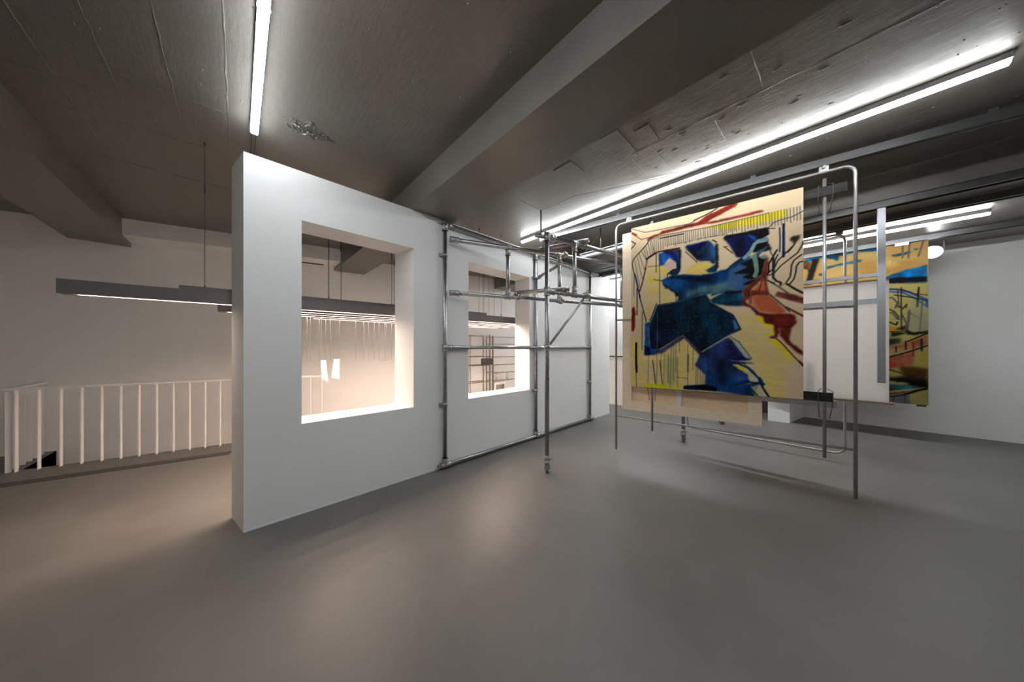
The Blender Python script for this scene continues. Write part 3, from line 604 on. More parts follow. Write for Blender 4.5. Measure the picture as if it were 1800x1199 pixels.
('p',(104,38,30),0.0,1.0,[(0.712,0.491),(0.725,0.487),(0.738,0.47),(0.769,0.448),(0.796,0.421),(0.83,0.413),(0.943,0.408),(0.967,0.398),(0.96,0.408),(0.973,0.363),(0.946,0.339),(0.937,0.288),(0.943,0.262),(0.924,0.275),(0.898,0.3),(0.897,0.338),(0.89,0.338),(0.893,0.315),(0.882,0.295),(0.835,0.293),(0.872,0.305),(0.865,0.358),(0.825,0.367),(0.814,0.399),(0.776,0.415),(0.787,0.406),(0.75,0.45),(0.712,0.462)]),
('p',(104,38,30),0.0,1.0,[(0.898,0.304),(0.931,0.281),(0.998,0.228),(0.998,0.207),(0.975,0.22),(0.924,0.268)]),
('p',(140,70,56),2.0,0.6,[(0.911,0.337),(0.942,0.339),(0.931,0.288),(0.918,0.307)]),
('l',(104,38,30),1.6,1.0,[(0.853,0.293),(0.879,0.29),(0.9,0.27),(0.958,0.203),(0.999,0.16)]),
('l',(104,38,30),3.0,1.0,[(0.984,0.178),(0.999,0.16)]),
('p',(116,58,50),0.0,1.0,[(0.872,0.499),(0.877,0.51),(0.884,0.519),(0.966,0.496),(1.001,0.478),(1.001,0.451),(0.949,0.469),(0.89,0.491)]),
('l',(112,44,38),2.6,1.0,[(0.918,0.443),(1.0,0.393)]),
('l',(96,100,96),2.0,1.0,[(0.838,0.578),(0.884,0.546),(0.941,0.501)]),
('l',(40,50,60),1.6,1.0,[(0.838,0.578),(0.87,0.561)]),
('l',(96,100,92),2.0,1.0,[(0.846,0.51),(0.912,0.447),(0.94,0.417)]),
('l',(28,26,28),1.0,1.0,[(0.811,0.585),(0.796,0.531)]),
('l',(60,60,66),0.9,1.0,[(0.744,0.501),(0.75,0.469)]),
('l',(60,60,66),0.9,1.0,[(0.754,0.5),(0.757,0.471)]),
('l',(60,60,66),0.9,1.0,[(0.719,0.523),(0.728,0.506)]),
('l',(60,48,38),1.6,1.0,[(0.844,0.603),(0.868,0.611),(0.9,0.644),(0.976,0.696),(0.996,0.731),(0.998,0.744)]),
('l',(60,48,38),1.6,1.0,[(0.844,0.618),(0.871,0.639),(0.886,0.671),(0.904,0.686),(0.961,0.737)]),
('l',(60,48,38),1.7,1.0,[(0.925,0.56),(0.942,0.585),(0.946,0.614),(0.948,0.641),(0.96,0.663),(0.993,0.684)]),
('l',(60,48,38),1.7,1.0,[(0.939,0.549),(0.958,0.571),(0.966,0.599),(0.97,0.631),(0.981,0.648),(1.003,0.653)]),
('l',(50,40,32),2.6,1.0,[(0.864,0.689),(0.863,0.591),(0.879,0.571),(0.899,0.562),(0.899,0.548)]),
('l',(50,40,32),2.8,1.0,[(0.922,0.556),(0.961,0.526),(1.001,0.5)]),
('l',(180,150,100),2.0,1.0,[(0.902,0.547),(0.922,0.557)]),
('l',(40,40,42),2.2,1.0,[(0.881,0.723),(0.863,0.693),(0.842,0.659),(0.843,0.625),(0.837,0.607)]),
('l',(46,66,96),1.8,1.0,[(0.886,0.7),(0.872,0.673),(0.865,0.594)]),
('l',(70,70,72),1.3,1.0,[(0.843,0.757),(0.853,0.713),(0.863,0.696)]),
('l',(40,60,104),1.6,1.0,[(0.894,0.83),(0.896,0.773),(0.894,0.712)]),
('l',(22,46,98),3.0,1.0,[(0.912,0.843),(0.912,0.773),(0.912,0.705)]),
('l',(22,46,98),3.2,1.0,[(0.912,0.709),(0.911,0.687)]),
('p',(56,46,42),0.0,1.0,[(0.94,0.766),(0.948,0.775),(0.988,0.778),(0.98,0.755),(0.96,0.741),(0.95,0.744),(0.954,0.754),(0.941,0.755)]),
('l',(60,48,38),1.4,1.0,[(0.965,0.747),(0.95,0.722),(0.931,0.703)]),
('l',(44,46,50),1.1,1.0,[(0.842,0.841),(0.864,0.86),(0.904,0.868),(0.949,0.871),(0.969,0.877),(1.0,0.889)]),
('l',(28,26,28),1.2,1.0,[(0.836,0.838),(0.872,0.831)]),
('p',(14,46,66),0.0,1.0,[(0.188,0.499),(0.345,0.51),(0.446,0.531),(0.51,0.54),(0.541,0.486),(0.659,0.42),(0.701,0.341),(0.614,0.302),(0.478,0.224),(0.364,0.324),(0.207,0.237),(0.145,0.238),(0.138,0.397)]),
('p',(22,62,80),3.0,0.7,[(0.345,0.517),(0.463,0.537),(0.533,0.501),(0.616,0.437),(0.461,0.455)]),
('p',(20,26,56),4.0,0.7,[(0.143,0.388),(0.219,0.417),(0.343,0.348),(0.216,0.249),(0.15,0.242)]),
('l',(70,90,100),1.2,1.0,[(0.197,0.502),(0.345,0.514),(0.454,0.534),(0.518,0.538)]),
('l',(120,140,140),1.0,1.0,[(0.143,0.392),(0.192,0.507)]),
('l',(96,128,150),1.0,1.0,[(0.541,0.482),(0.659,0.417),(0.694,0.345)]),
('p',(84,126,160),1.0,1.0,[(0.659,0.385),(0.677,0.398),(0.694,0.345),(0.669,0.334)]),
('l',(14,20,40),1.6,1.0,[(0.533,0.487),(0.663,0.413),(0.702,0.339),(0.606,0.3),(0.478,0.224)]),
('l',(14,18,28),1.8,1.0,[(0.134,0.397),(0.15,0.238),(0.207,0.24),(0.368,0.323),(0.474,0.228)]),
('p',(86,82,112),0.0,1.0,[(0.141,0.234),(0.216,0.235),(0.368,0.319),(0.494,0.209),(0.474,0.198),(0.376,0.297),(0.315,0.264),(0.234,0.212),(0.14,0.2)]),
('p',(34,74,128),0.0,1.0,[(0.104,0.394),(0.134,0.401),(0.142,0.323),(0.147,0.238),(0.216,0.229),(0.178,0.201),(0.101,0.197)]),
('p',(92,132,168),1.5,0.7,[(0.122,0.373),(0.135,0.381),(0.14,0.291),(0.145,0.242),(0.131,0.258)]),
('p',(16,22,60),1.0,1.0,[(0.102,0.259),(0.145,0.238),(0.145,0.201),(0.103,0.197)]),
('p',(48,68,114),0.0,1.0,[(0.478,0.216),(0.636,0.301),(0.675,0.258),(0.713,0.209),(0.76,0.183),(0.627,0.177),(0.78,0.165),(0.655,0.156),(0.739,0.106),(0.745,0.072),(0.675,0.051),(0.759,0.062),(0.799,0.074),(0.771,-0.002),(0.572,0.01),(0.372,0.009),(0.372,0.024),(0.503,0.039),(0.508,0.091),(0.441,0.149),(0.457,0.172)]),
('p',(18,62,104),4.0,0.8,[(0.504,0.098),(0.611,0.123),(0.683,0.069),(0.752,0.044),(0.771,-0.002),(0.572,0.01),(0.511,0.018)]),
('p',(54,46,110),3.0,0.6,[(0.614,0.287),(0.657,0.272),(0.706,0.202),(0.612,0.18),(0.598,0.238)]),
('p',(20,22,120),0.0,1.0,[(0.649,0.181),(0.706,0.2),(0.76,0.183),(0.684,0.175)]),
('p',(22,26,120),0.0,1.0,[(0.672,0.058),(0.746,0.082),(0.745,0.068)]),
('p',(178,182,168),0.0,1.0,[(0.639,0.308),(0.693,0.279),(0.761,0.187),(0.726,0.189),(0.685,0.24)]),
('l',(60,60,66),1.0,1.0,[(0.643,0.304),(0.693,0.275),(0.759,0.187)]),
('l',(40,56,90),1.0,1.0,[(0.65,0.287),(0.726,0.189)]),
('p',(226,196,64),0.0,1.0,[(0.67,0.156),(0.712,0.148),(0.727,0.126),(0.698,0.132)]),
('p',(196,198,172),1.0,1.0,[(0.719,0.153),(0.76,0.127),(0.796,0.087),(0.759,0.072),(0.746,0.106)]),
('l',(20,60,88),2.6,1.0,[(0.623,0.177),(0.684,0.163),(0.74,0.14),(0.796,0.087)]),
('l',(34,62,84),1.2,1.0,[(0.719,0.16),(0.766,0.127),(0.799,0.084)]),
('l',(20,56,86),3.0,1.0,[(0.675,0.051),(0.745,0.068),(0.819,0.061)]),
('l',(16,46,78),3.0,1.0,[(0.796,0.084),(0.815,0.041),(0.844,-0.002)]),
('l',(20,56,86),2.0,1.0,[(0.799,0.094),(0.821,0.059)]),
('p',(190,192,160),1.5,0.8,[(0.752,0.044),(0.799,0.06),(0.824,-0.004),(0.778,-0.003)]),
('l',(26,70,80),2.0,1.0,[(0.752,0.038),(0.785,0.005)]),
('p',(10,14,26),0.0,1.0,[(0.372,0.024),(0.503,0.041),(0.572,0.028),(0.572,0.009),(0.372,0.007)]),
('p',(14,30,90),1.0,1.0,[(0.372,0.024),(0.455,0.028),(0.447,0.014),(0.374,0.009)]),
('l',(92,132,134),1.6,0.8,[(0.531,0.245),(0.631,0.308),(0.701,0.336)]),
('l',(34,34,44),1.6,1.0,[(0.133,0.9),(0.119,0.881),(0.018,0.804),(0.008,0.776),(0.017,0.728),(0.037,0.682)]),
('l',(26,50,118),2.6,1.0,[(0.028,0.707),(0.05,0.627),(0.068,0.555)]),
('l',(40,36,48),1.8,1.0,[(0.063,0.567),(0.107,0.432),(0.114,0.404)]),
('l',(166,116,108),3.2,1.0,[(0.122,0.79),(0.107,0.727)]),
('l',(98,52,46),2.2,1.0,[(0.11,0.734),(0.088,0.653),(0.066,0.596)]),
('l',(64,38,34),3.6,1.0,[(0.117,0.79),(0.18,0.816)]),
('l',(64,38,34),2.6,1.0,[(0.176,0.817),(0.211,0.821),(0.307,0.821),(0.344,0.82)]),
('l',(40,40,70),1.3,1.0,[(0.187,0.81),(0.186,0.702)]),
('l',(90,90,100),1.2,1.0,[(0.126,0.741),(0.214,0.737)]),
('l',(40,44,70),1.1,1.0,[(0.208,0.81),(0.212,0.502)]),
('l',(40,36,70),1.8,1.0,[(0.045,0.612),(0.045,0.449)]),
('l',(60,60,56),1.3,1.0,[(0.084,0.467),(0.083,0.231)]),
('l',(90,86,84),1.0,1.0,[(0.023,0.707),(0.02,0.571)]),
('l',(60,58,56),1.4,1.0,[(0.188,0.511),(0.152,0.429),(0.136,0.412)]),
('l',(110,116,112),1.2,1.0,[(0.197,0.503),(0.163,0.428)]),
('l',(60,60,60),1.0,1.0,[(0.323,0.547),(0.323,0.511)]),
('p',(116,34,22),0.0,1.0,[(0.004,0.492),(0.013,0.501),(0.025,0.5),(0.032,0.48),(0.03,0.375),(0.019,0.344),(0.004,0.349),(0.001,0.376)]),
('l',(46,30,38),4.2,1.0,[(0.039,0.272),(0.038,0.183),(0.041,0.093)]),
('l',(46,40,44),1.0,1.0,[(0.037,0.088),(0.04,-0.001)]),
('l',(196,204,196),0.8,0.6,[(0.197,0.459),(0.193,0.239)]),
('l',(64,72,76),0.9,0.75,[(0.13,0.189),(0.127,0.023)]),
('l',(64,72,76),0.9,0.75,[(0.193,0.23),(0.188,0.007)]),
('l',(64,72,76),0.9,0.75,[(0.222,0.221),(0.221,0.111)]),
('l',(64,72,76),0.9,0.75,[(0.243,0.203),(0.239,0.021)]),
('l',(64,72,76),0.9,0.75,[(0.29,0.256),(0.284,0.006)]),
('l',(64,72,76),0.9,0.75,[(0.322,0.282),(0.319,0.105)]),
('l',(64,72,76),0.9,0.75,[(0.331,0.185),(0.332,0.004)]),
('l',(64,72,76),0.9,0.75,[(0.343,0.291),(0.345,0.22)]),
('l',(64,72,76),0.9,0.75,[(0.398,0.259),(0.397,0.029)]),
('l',(64,72,76),0.9,0.75,[(0.431,0.233),(0.429,0.117)]),
('l',(64,72,76),0.9,0.75,[(0.449,0.151),(0.448,0.036)]),
('l',(64,72,76),0.9,0.75,[(0.46,0.134),(0.458,0.036)]),
('l',(64,72,76),0.9,0.75,[(0.476,0.118),(0.474,0.041)]),
('l',(64,72,76),0.9,0.75,[(0.489,0.114),(0.487,0.046)]),
('l',(64,72,76),0.9,0.75,[(0.271,0.203),(0.268,0.032)]),
('l',(64,72,76),0.9,0.75,[(0.305,0.265),(0.305,0.051)]),
('l',(60,66,84),1.6,1.0,[(0.162,0.166),(0.182,0.018)]),
('l',(70,70,80),1.4,1.0,[(0.211,0.166),(0.23,0.025)]),
('l',(90,84,60),3.0,0.6,[(0.4,0.203),(0.398,0.107)]),
('l',(90,90,80),1.0,1.0,[(0.33,0.074),(0.362,0.069),(0.398,0.069)]),
('p',(208,216,40),1.0,0.95,[(0.102,0.021),(0.261,0.027),(0.26,-0.001),(0.105,0.003)]),
('p',(208,208,70),2.0,0.6,[(0.261,0.022),(0.366,0.021),(0.365,0.001),(0.265,0.002)]),
('l',(58,64,80),1.0,0.8,[(0.025,0.809),(0.065,0.621)]),
('l',(58,64,80),1.0,0.8,[(0.044,0.824),(0.085,0.67)]),
('l',(58,64,80),1.0,0.8,[(0.059,0.835),(0.1,0.729)]),
('l',(58,64,80),1.0,0.8,[(0.076,0.849),(0.117,0.779)]),
('l',(58,64,80),1.0,0.8,[(0.095,0.863),(0.119,0.777)]),
('l',(58,64,80),1.0,0.8,[(0.108,0.874),(0.132,0.791)]),
('l',(58,64,80),1.0,0.8,[(0.126,0.89),(0.149,0.804)]),
('l',(58,64,80),1.0,0.8,[(0.14,0.901),(0.163,0.81)]),
('l',(58,64,80),1.0,0.8,[(0.152,0.903),(0.175,0.805)]),
('l',(58,64,80),1.0,0.8,[(0.17,0.906),(0.173,0.812)]),
('l',(58,64,80),1.0,0.8,[(0.185,0.908),(0.187,0.81)]),
('l',(58,64,80),1.0,0.8,[(0.2,0.911),(0.203,0.817)]),
('l',(58,64,80),1.0,0.8,[(0.217,0.914),(0.22,0.832)]),
('l',(58,64,80),1.0,0.8,[(0.232,0.914),(0.235,0.835)]),
('l',(58,64,80),1.0,0.8,[(0.247,0.914),(0.249,0.85)]),
('l',(58,64,80),1.0,0.8,[(0.26,0.914),(0.263,0.843)]),
('l',(58,64,80),1.0,0.8,[(0.272,0.913),(0.275,0.858)]),
('l',(58,64,80),1.0,0.8,[(0.287,0.913),(0.29,0.853)]),
('l',(58,64,80),1.0,0.8,[(0.302,0.913),(0.305,0.849)]),
('l',(58,64,80),1.0,0.8,[(0.315,0.912),(0.318,0.838)]),
('l',(58,64,80),1.0,0.8,[(0.328,0.912),(0.331,0.849)]),
('l',(58,64,80),1.0,0.8,[(0.34,0.912),(0.343,0.845)]),
('l',(58,64,80),1.0,0.8,[(0.353,0.911),(0.355,0.85)]),
('l',(58,64,80),1.0,0.8,[(0.368,0.911),(0.371,0.85)]),
('l',(58,64,80),1.0,0.8,[(0.382,0.911),(0.385,0.839)]),
('l',(58,64,80),1.0,0.8,[(0.394,0.91),(0.397,0.856)]),
('l',(58,64,80),1.0,0.8,[(0.406,0.909),(0.409,0.843)]),
('l',(58,64,80),1.0,0.8,[(0.42,0.909),(0.423,0.854)]),
('l',(58,64,80),1.0,0.8,[(0.433,0.909),(0.435,0.856)]),
('l',(58,64,80),1.0,0.8,[(0.446,0.908),(0.448,0.859)]),
('l',(58,64,80),1.0,0.8,[(0.46,0.908),(0.462,0.844)]),
('l',(58,64,80),1.0,0.8,[(0.476,0.907),(0.478,0.848)]),
('l',(58,64,80),1.0,0.8,[(0.491,0.907),(0.494,0.862)]),
('l',(58,64,80),1.0,0.8,[(0.503,0.906),(0.505,0.844)]),
('l',(58,64,80),1.0,0.8,[(0.517,0.906),(0.52,0.854)]),
('l',(58,64,80),1.0,0.8,[(0.532,0.907),(0.535,0.849)]),
('l',(58,64,80),1.0,0.8,[(0.546,0.907),(0.549,0.855)]),
('l',(58,64,80),1.0,0.8,[(0.557,0.907),(0.56,0.852)]),
('l',(58,64,80),1.0,0.8,[(0.568,0.907),(0.57,0.853)]),
('l',(58,64,80),1.0,0.8,[(0.583,0.907),(0.585,0.853)]),
('l',(58,64,80),1.0,0.8,[(0.592,0.907),(0.595,0.858)]),
('l',(58,64,80),1.0,0.8,[(0.603,0.907),(0.605,0.844)]),
('l',(58,64,80),1.0,0.8,[(0.614,0.908),(0.616,0.853)]),
('l',(58,64,80),1.0,0.8,[(0.624,0.908),(0.626,0.84)]),
('l',(58,64,80),1.0,0.8,[(0.636,0.908),(0.638,0.854)]),
('l',(58,64,80),1.0,0.8,[(0.645,0.908),(0.648,0.857)]),
('l',(58,64,80),1.0,0.8,[(0.655,0.908),(0.658,0.846)]),
('l',(58,64,80),1.0,0.8,[(0.666,0.909),(0.668,0.857)]),
('l',(58,64,80),1.0,0.8,[(0.677,0.909),(0.679,0.853)]),
('l',(58,64,80),1.0,0.8,[(0.691,0.91),(0.693,0.856)]),
('l',(58,64,80),1.0,0.8,[(0.707,0.91),(0.709,0.844)]),
('l',(58,64,80),1.0,0.8,[(0.723,0.91),(0.725,0.84)]),
('l',(58,64,80),1.0,0.8,[(0.738,0.911),(0.74,0.853)]),
('l',(58,64,80),1.0,0.8,[(0.753,0.911),(0.755,0.857)]),
('l',(58,64,80),1.0,0.8,[(0.768,0.911),(0.77,0.854)]),
('l',(58,64,80),1.0,0.8,[(0.785,0.912),(0.787,0.844)]),
('l',(58,64,80),1.0,0.8,[(0.8,0.912),(0.802,0.858)]),
('l',(58,64,80),1.0,0.8,[(0.814,0.912),(0.816,0.855)]),
('l',(58,64,80),1.0,0.8,[(0.828,0.912),(0.83,0.856)]),
('l',(58,64,80),1.0,0.8,[(0.844,0.913),(0.846,0.858)]),
('l',(58,64,80),1.0,0.8,[(0.857,0.913),(0.859,0.843)]),
('l',(58,64,80),1.0,0.8,[(0.871,0.913),(0.873,0.842)]),
('l',(58,64,80),1.0,0.8,[(0.885,0.914),(0.887,0.843)]),
('l',(58,64,80),1.0,0.8,[(0.9,0.914),(0.902,0.843)]),
('l',(58,64,80),1.0,0.8,[(0.915,0.914),(0.917,0.848)]),
('l',(58,64,80),1.0,0.8,[(0.927,0.914),(0.929,0.854)]),
('l',(58,64,80),1.0,0.8,[(0.942,0.914),(0.944,0.844)]),
('l',(58,64,80),1.0,0.8,[(0.957,0.914),(0.959,0.854)]),
('l',(58,64,80),1.0,0.8,[(0.972,0.914),(0.973,0.848)]),
('l',(58,64,80),1.0,0.8,[(0.985,0.914),(0.987,0.849)]),
('l',(60,64,72),1.0,1.0,[(0.018,0.804),(0.119,0.882),(0.133,0.9),(0.223,0.915),(0.371,0.911),(0.501,0.906),(0.622,0.908),(0.758,0.911),(0.843,0.913)]),
('l',(80,80,84),0.9,1.0,[(0.265,0.852),(0.374,0.847),(0.49,0.853),(0.573,0.848),(0.54,0.852),(0.618,0.847)])]
STROKES_FAR=[
('p',(178,166,104),0.0,1.0,[(0.773,0.761),(0.996,0.75),(1.0,0.001),(0.778,-0.008)]),
('p',(196,168,112),5.0,0.7,[(0.38,0.979),(0.734,0.977),(0.773,0.97),(0.773,0.863),(0.38,0.824)]),
('p',(168,128,66),6.0,0.7,[(0.602,0.932),(0.894,0.908),(0.994,0.872),(0.894,0.835),(0.754,0.817),(0.602,0.854)]),
('p',(206,184,120),4.0,0.8,[(0.778,0.937),(0.857,0.877),(0.839,0.864),(0.754,0.876)]),
('p',(206,184,120),3.0,0.7,[(0.839,0.927),(0.981,0.904),(0.972,0.89),(0.848,0.905)]),
('p',(14,86,118),0.0,1.0,[(0.227,0.978),(0.338,1.015),(0.602,1.011),(0.734,1.0),(0.734,0.981),(0.602,0.993),(0.494,0.984),(0.483,0.948),(0.466,0.965),(0.38,0.991),(0.259,0.973)]),
('p',(14,86,118),0.0,1.0,[(0.409,0.921),(0.527,0.933),(0.639,0.939),(0.629,0.925),(0.494,0.919),(0.409,0.908)]),
('p',(14,86,118),0.0,1.0,[(0.773,1.013),(0.894,1.014),(0.848,1.01),(0.778,1.007)]),
('p',(42,32,26),0.0,1.0,[(0.314,0.995),(0.362,0.988),(0.302,0.809),(0.259,0.807)]),
('p',(122,78,32),0.0,1.0,[(0.23,0.972),(0.299,0.973),(0.284,0.92),(0.23,0.933)]),
('p',(60,40,30),0.0,1.0,[(0.277,0.934),(0.308,0.905),(0.32,0.892),(0.284,0.897)]),
('l',(112,86,50),4.0,1.0,[(0.368,0.814),(0.549,0.832),(0.734,0.832)]),
('p',(20,80,120),0.0,1.0,[(0.359,0.877),(0.38,0.881),(0.377,0.86),(0.362,0.865)]),
('p',(14,84,122),0.0,1.0,[(0.805,0.941),(0.911,0.946),(0.907,0.938),(0.848,0.926),(0.816,0.931)]),
('p',(14,84,122),0.0,1.0,[(0.896,1.009),(0.931,1.002),(0.909,0.996)]),
('p',(14,70,110),0.0,1.0,[(0.925,0.958),(0.938,0.961),(0.951,0.955),(0.938,0.949)]),
('l',(120,100,84),2.0,1.0,[(0.869,1.016),(0.867,0.912)]),
('l',(120,100,84),2.0,1.0,[(0.905,0.999),(0.898,0.907)]),
('l',(120,100,84),2.0,1.0,[(0.977,1.006),(0.968,0.972),(0.949,0.909)]),
('p',(4,102,150),0.0,1.0,[(0.777,0.806),(0.885,0.837),(0.92,0.839),(0.994,0.851),(0.994,0.778),(0.777,0.792)]),
('p',(3,8,24),0.0,1.0,[(0.772,0.796),(0.994,0.781),(0.994,0.75),(0.871,0.755),(0.772,0.764)]),
('p',(20,70,100),0.0,1.0,[(0.871,0.755),(0.994,0.753),(0.994,0.746),(0.894,0.75)]),
('l',(46,84,150),3.2,1.0,[(0.774,0.725),(0.84,0.718),(0.901,0.696),(0.991,0.64),(0.994,0.597)]),
('l',(60,96,160),2.4,1.0,[(0.774,0.712),(0.868,0.696),(0.923,0.662),(0.986,0.604)]),
('l',(28,26,28),1.2,1.0,[(0.774,0.728),(0.868,0.715),(0.923,0.684),(0.994,0.668)]),
('l',(28,26,28),1.8,1.0,[(0.826,0.684),(0.923,0.659),(0.994,0.634)]),
('l',(28,26,28),1.4,1.0,[(0.86,0.729),(0.862,0.46)]),
('l',(28,26,28),2.0,1.0,[(0.952,0.719),(0.944,0.601)]),
('l',(60,60,56),1.4,1.0,[(0.971,0.636),(0.957,0.457)]),
('l',(70,60,50),1.4,1.0,[(0.84,0.712),(0.851,0.601)]),
('l',(90,80,66),2.0,1.0,[(0.777,0.669),(0.812,0.669),(0.84,0.634),(0.829,0.603)]),
('l',(60,56,50),1.8,1.0,[(0.78,0.607),(0.823,0.578),(0.846,0.544),(0.843,0.531)]),
('l',(80,90,96),1.8,1.0,[(0.78,0.574),(0.812,0.572),(0.84,0.531),(0.862,0.524)]),
('l',(70,60,50),1.8,1.0,[(0.834,0.616),(0.868,0.594),(0.89,0.621),(0.885,0.599)]),
('l',(28,26,28),2.0,1.0,[(0.78,0.522),(0.834,0.493),(0.84,0.512)]),
('l',(80,76,60),1.6,1.0,[(0.862,0.562),(0.89,0.497),(0.887,0.446)]),
('l',(90,90,84),3.0,1.0,[(0.904,0.579),(0.893,0.459)]),
('l',(70,66,60),1.1,1.0,[(0.904,0.563),(0.952,0.532)]),
('l',(40,36,20),1.6,1.0,[(0.777,0.453),(0.885,0.453)]),
('p',(150,152,140),5.0,0.6,[(0.939,0.658),(0.997,0.634),(0.997,0.449),(0.923,0.445),(0.896,0.471),(0.907,0.597)]),
('p',(190,140,20),0.0,1.0,[(0.78,0.502),(0.823,0.474),(0.885,0.459),(0.823,0.455),(0.78,0.459)]),
('p',(46,36,18),0.0,1.0,[(0.829,0.468),(0.887,0.488),(0.882,0.459)]),
('p',(8,10,12),0.0,1.0,[(0.89,0.459),(0.923,0.442),(0.997,0.452),(0.997,0.44),(0.933,0.427),(0.887,0.434)]),
('p',(22,40,22),0.0,1.0,[(0.803,0.449),(0.887,0.443),(0.857,0.428),(0.806,0.42)]),
('p',(30,32,24),2.0,0.85,[(0.78,0.41),(0.857,0.409),(0.857,0.383),(0.789,0.361),(0.78,0.371)]),
('p',(166,88,66),2.0,0.75,[(0.78,0.345),(0.857,0.374),(0.923,0.395),(0.997,0.434),(0.997,0.369),(0.923,0.345),(0.78,0.312)]),
('p',(184,150,112),2.0,0.8,[(0.789,0.332),(0.857,0.351),(0.923,0.364),(0.879,0.332),(0.789,0.312)]),
('p',(156,56,44),3.0,0.8,[(0.78,0.286),(0.857,0.306),(0.933,0.329),(0.928,0.251),(0.868,0.236),(0.78,0.214)]),
('p',(188,140,110),4.0,0.6,[(0.806,0.273),(0.933,0.313),(0.933,0.257),(0.84,0.255)]),
('l',(20,16,20),2.0,1.0,[(0.896,0.389),(0.944,0.413),(0.997,0.437)]),
('l',(30,26,40),2.2,1.0,[(0.78,0.286),(0.84,0.303),(0.923,0.332),(0.997,0.363)]),
('l',(28,26,28),1.6,1.0,[(0.833,0.355),(0.833,0.322)]),
('l',(28,26,28),1.8,1.0,[(0.884,0.389),(0.885,0.338)]),
('l',(120,40,36),1.6,1.0,[(0.924,0.382),(0.924,0.301)]),
('l',(50,44,36),2.6,1.0,[(0.965,0.401),(0.968,0.308)]),
('l',(20,20,30),1.6,1.0,[(0.78,0.214),(0.857,0.191)]),
('p',(176,162,84),1.5,1.0,[(0.933,0.32),(0.997,0.339),(0.997,0.222),(0.925,0.222),(0.928,0.251)]),
('p',(176,162,84),1.0,1.0,[(0.78,0.198),(0.857,0.185),(0.868,0.166),(0.78,0.155)]),
('p',(86,60,24),2.0,1.0,[(0.851,0.233),(0.923,0.232),(0.997,0.222),(0.997,0.16),(0.923,0.156),(0.868,0.166),(0.862,0.198)]),
('p',(30,22,14),2.0,1.0,[(0.789,0.156),(0.868,0.166),(0.997,0.16),(0.997,0.108),(0.901,0.117),(0.78,0.142)]),
('p',(8,8,12),0.0,1.0,[(0.78,0.145),(0.923,0.137),(0.997,0.129),(0.997,0.108),(0.901,0.117),(0.78,0.132)]),
('p',(196,184,120),0.0,1.0,[(0.78,0.139),(0.901,0.13),(0.898,0.118),(0.78,0.126)]),
('p',(34,112,138),0.0,1.0,[(0.78,0.116),(0.901,0.114),(0.997,0.105),(0.923,0.093),(0.829,0.074),(0.78,0.07)]),
('p',(120,100,70),1.5,0.8,[(0.78,0.109),(0.868,0.102),(0.857,0.089),(0.78,0.083)]),
('p',(196,186,130),0.8,1.0,[(0.817,0.076),(0.923,0.096),(0.976,0.103),(0.923,0.084),(0.78,0.057)]),
('p',(120,90,50),0.0,1.0,[(0.78,0.057),(0.923,0.087),(0.991,0.101),(0.923,0.071),(0.78,0.044)]),
('l',(20,14,10),3.0,1.0,[(0.78,0.031),(0.868,0.051),(0.944,0.086),(0.991,0.101)]),
('p',(120,122,132),1.5,1.0,[(0.78,0.031),(0.901,0.057),(0.908,-0.002),(0.78,-0.002)]),
('l',(50,50,60),1.0,1.0,[(0.817,0.041),(0.817,-0.005)]),
('l',(70,70,80),1.0,1.0,[(0.88,0.052),(0.88,-0.002)])]

fd = Vector((-0.154, 0.988, 0)); fn = Vector((-0.988, -0.154, 0))     # along the front frame, and towards the viewer
def fp(s, z, off=0.0):       # s metres from the right post along the frame
    return Vector((3.817, -0.262, 0)) + fd * s + fn * off + Vector((0, 0, z))
t = thing('hanging_pipe_frame', fp(1.0, 0.06), 'steel tube frame with rounded top corners hanging from the front ceiling track', 'pipe frame', 'hanging tube frames')
r = 0.0128; S1 = 2.017; zt = 2.93
pts = [fp(0, 0.066), *bend(fp(0, 0.5), fp(0, zt), fp(1, zt), 0.07), *bend(fp(1, zt), fp(S1, zt), fp(S1, 0.5), 0.07), fp(S1, 0.057)]
bm = B(); tube(bm, pts, r, 14); mk('outer_tube', bm, 'thin_steel', t)
bm = B(); tube(bm, [fp(0.0, 0.484), fp(S1, 0.488)], 0.0105, 12); mk('lower_rail', bm, 'thin_steel', t)
bm = B(); tube(bm, [fp(0.0, 1.715), fp(S1, 1.71)], 0.0105, 12); mk('middle_rail', bm, 'thin_steel', t)
for s, z0, z1 in ((0.189, 0.385, 2.853), (1.585, 0.375, 2.853)):
    bm = B(); hollow(bm, fp(s, z0, 0.038), fp(s, z1, 0.038), 0.0122, 0.003); mk('hanging_pole', bm, 'thin_steel', t)
for s in (0.189, 1.855):
    bm = B(); obox(bm, fp(s - 0.03, 0)[:2], fp(s + 0.03, 0)[:2], -0.02, 0.02, 2.93, 2.985); tube(bm, [fp(s, 2.96, 0.02), fp(s, 2.96, 0.045)], 0.012, 8); mk('track_hanger', bm, 'fitting', t)
for z0, sa in ((2.735, 0.06), (0.925, 0.14)):
    bm = B(); obox(bm, fp(sa, 0, 0.06)[:2], fp(1.75, 0, 0.06)[:2], -0.006, 0.006, z0 - 0.04, z0 + 0.04); mk('flat_bar', bm, 'dark_bar', t)
    for s in (0.189, 1.585):
        bm = B()
        for q in (-1, 1): tube(bm, [fp(s + q * 0.030, z0 - 0.19, 0.035), fp(s + q * 0.045, z0 - 0.05, 0.072), fp(s + q * 0.045, z0 + 0.05, 0.072), fp(s + q * 0.018, z0 + 0.07, 0.03)], 0.003, 6)
        mk('wire_tie', bm, 'wire', t)
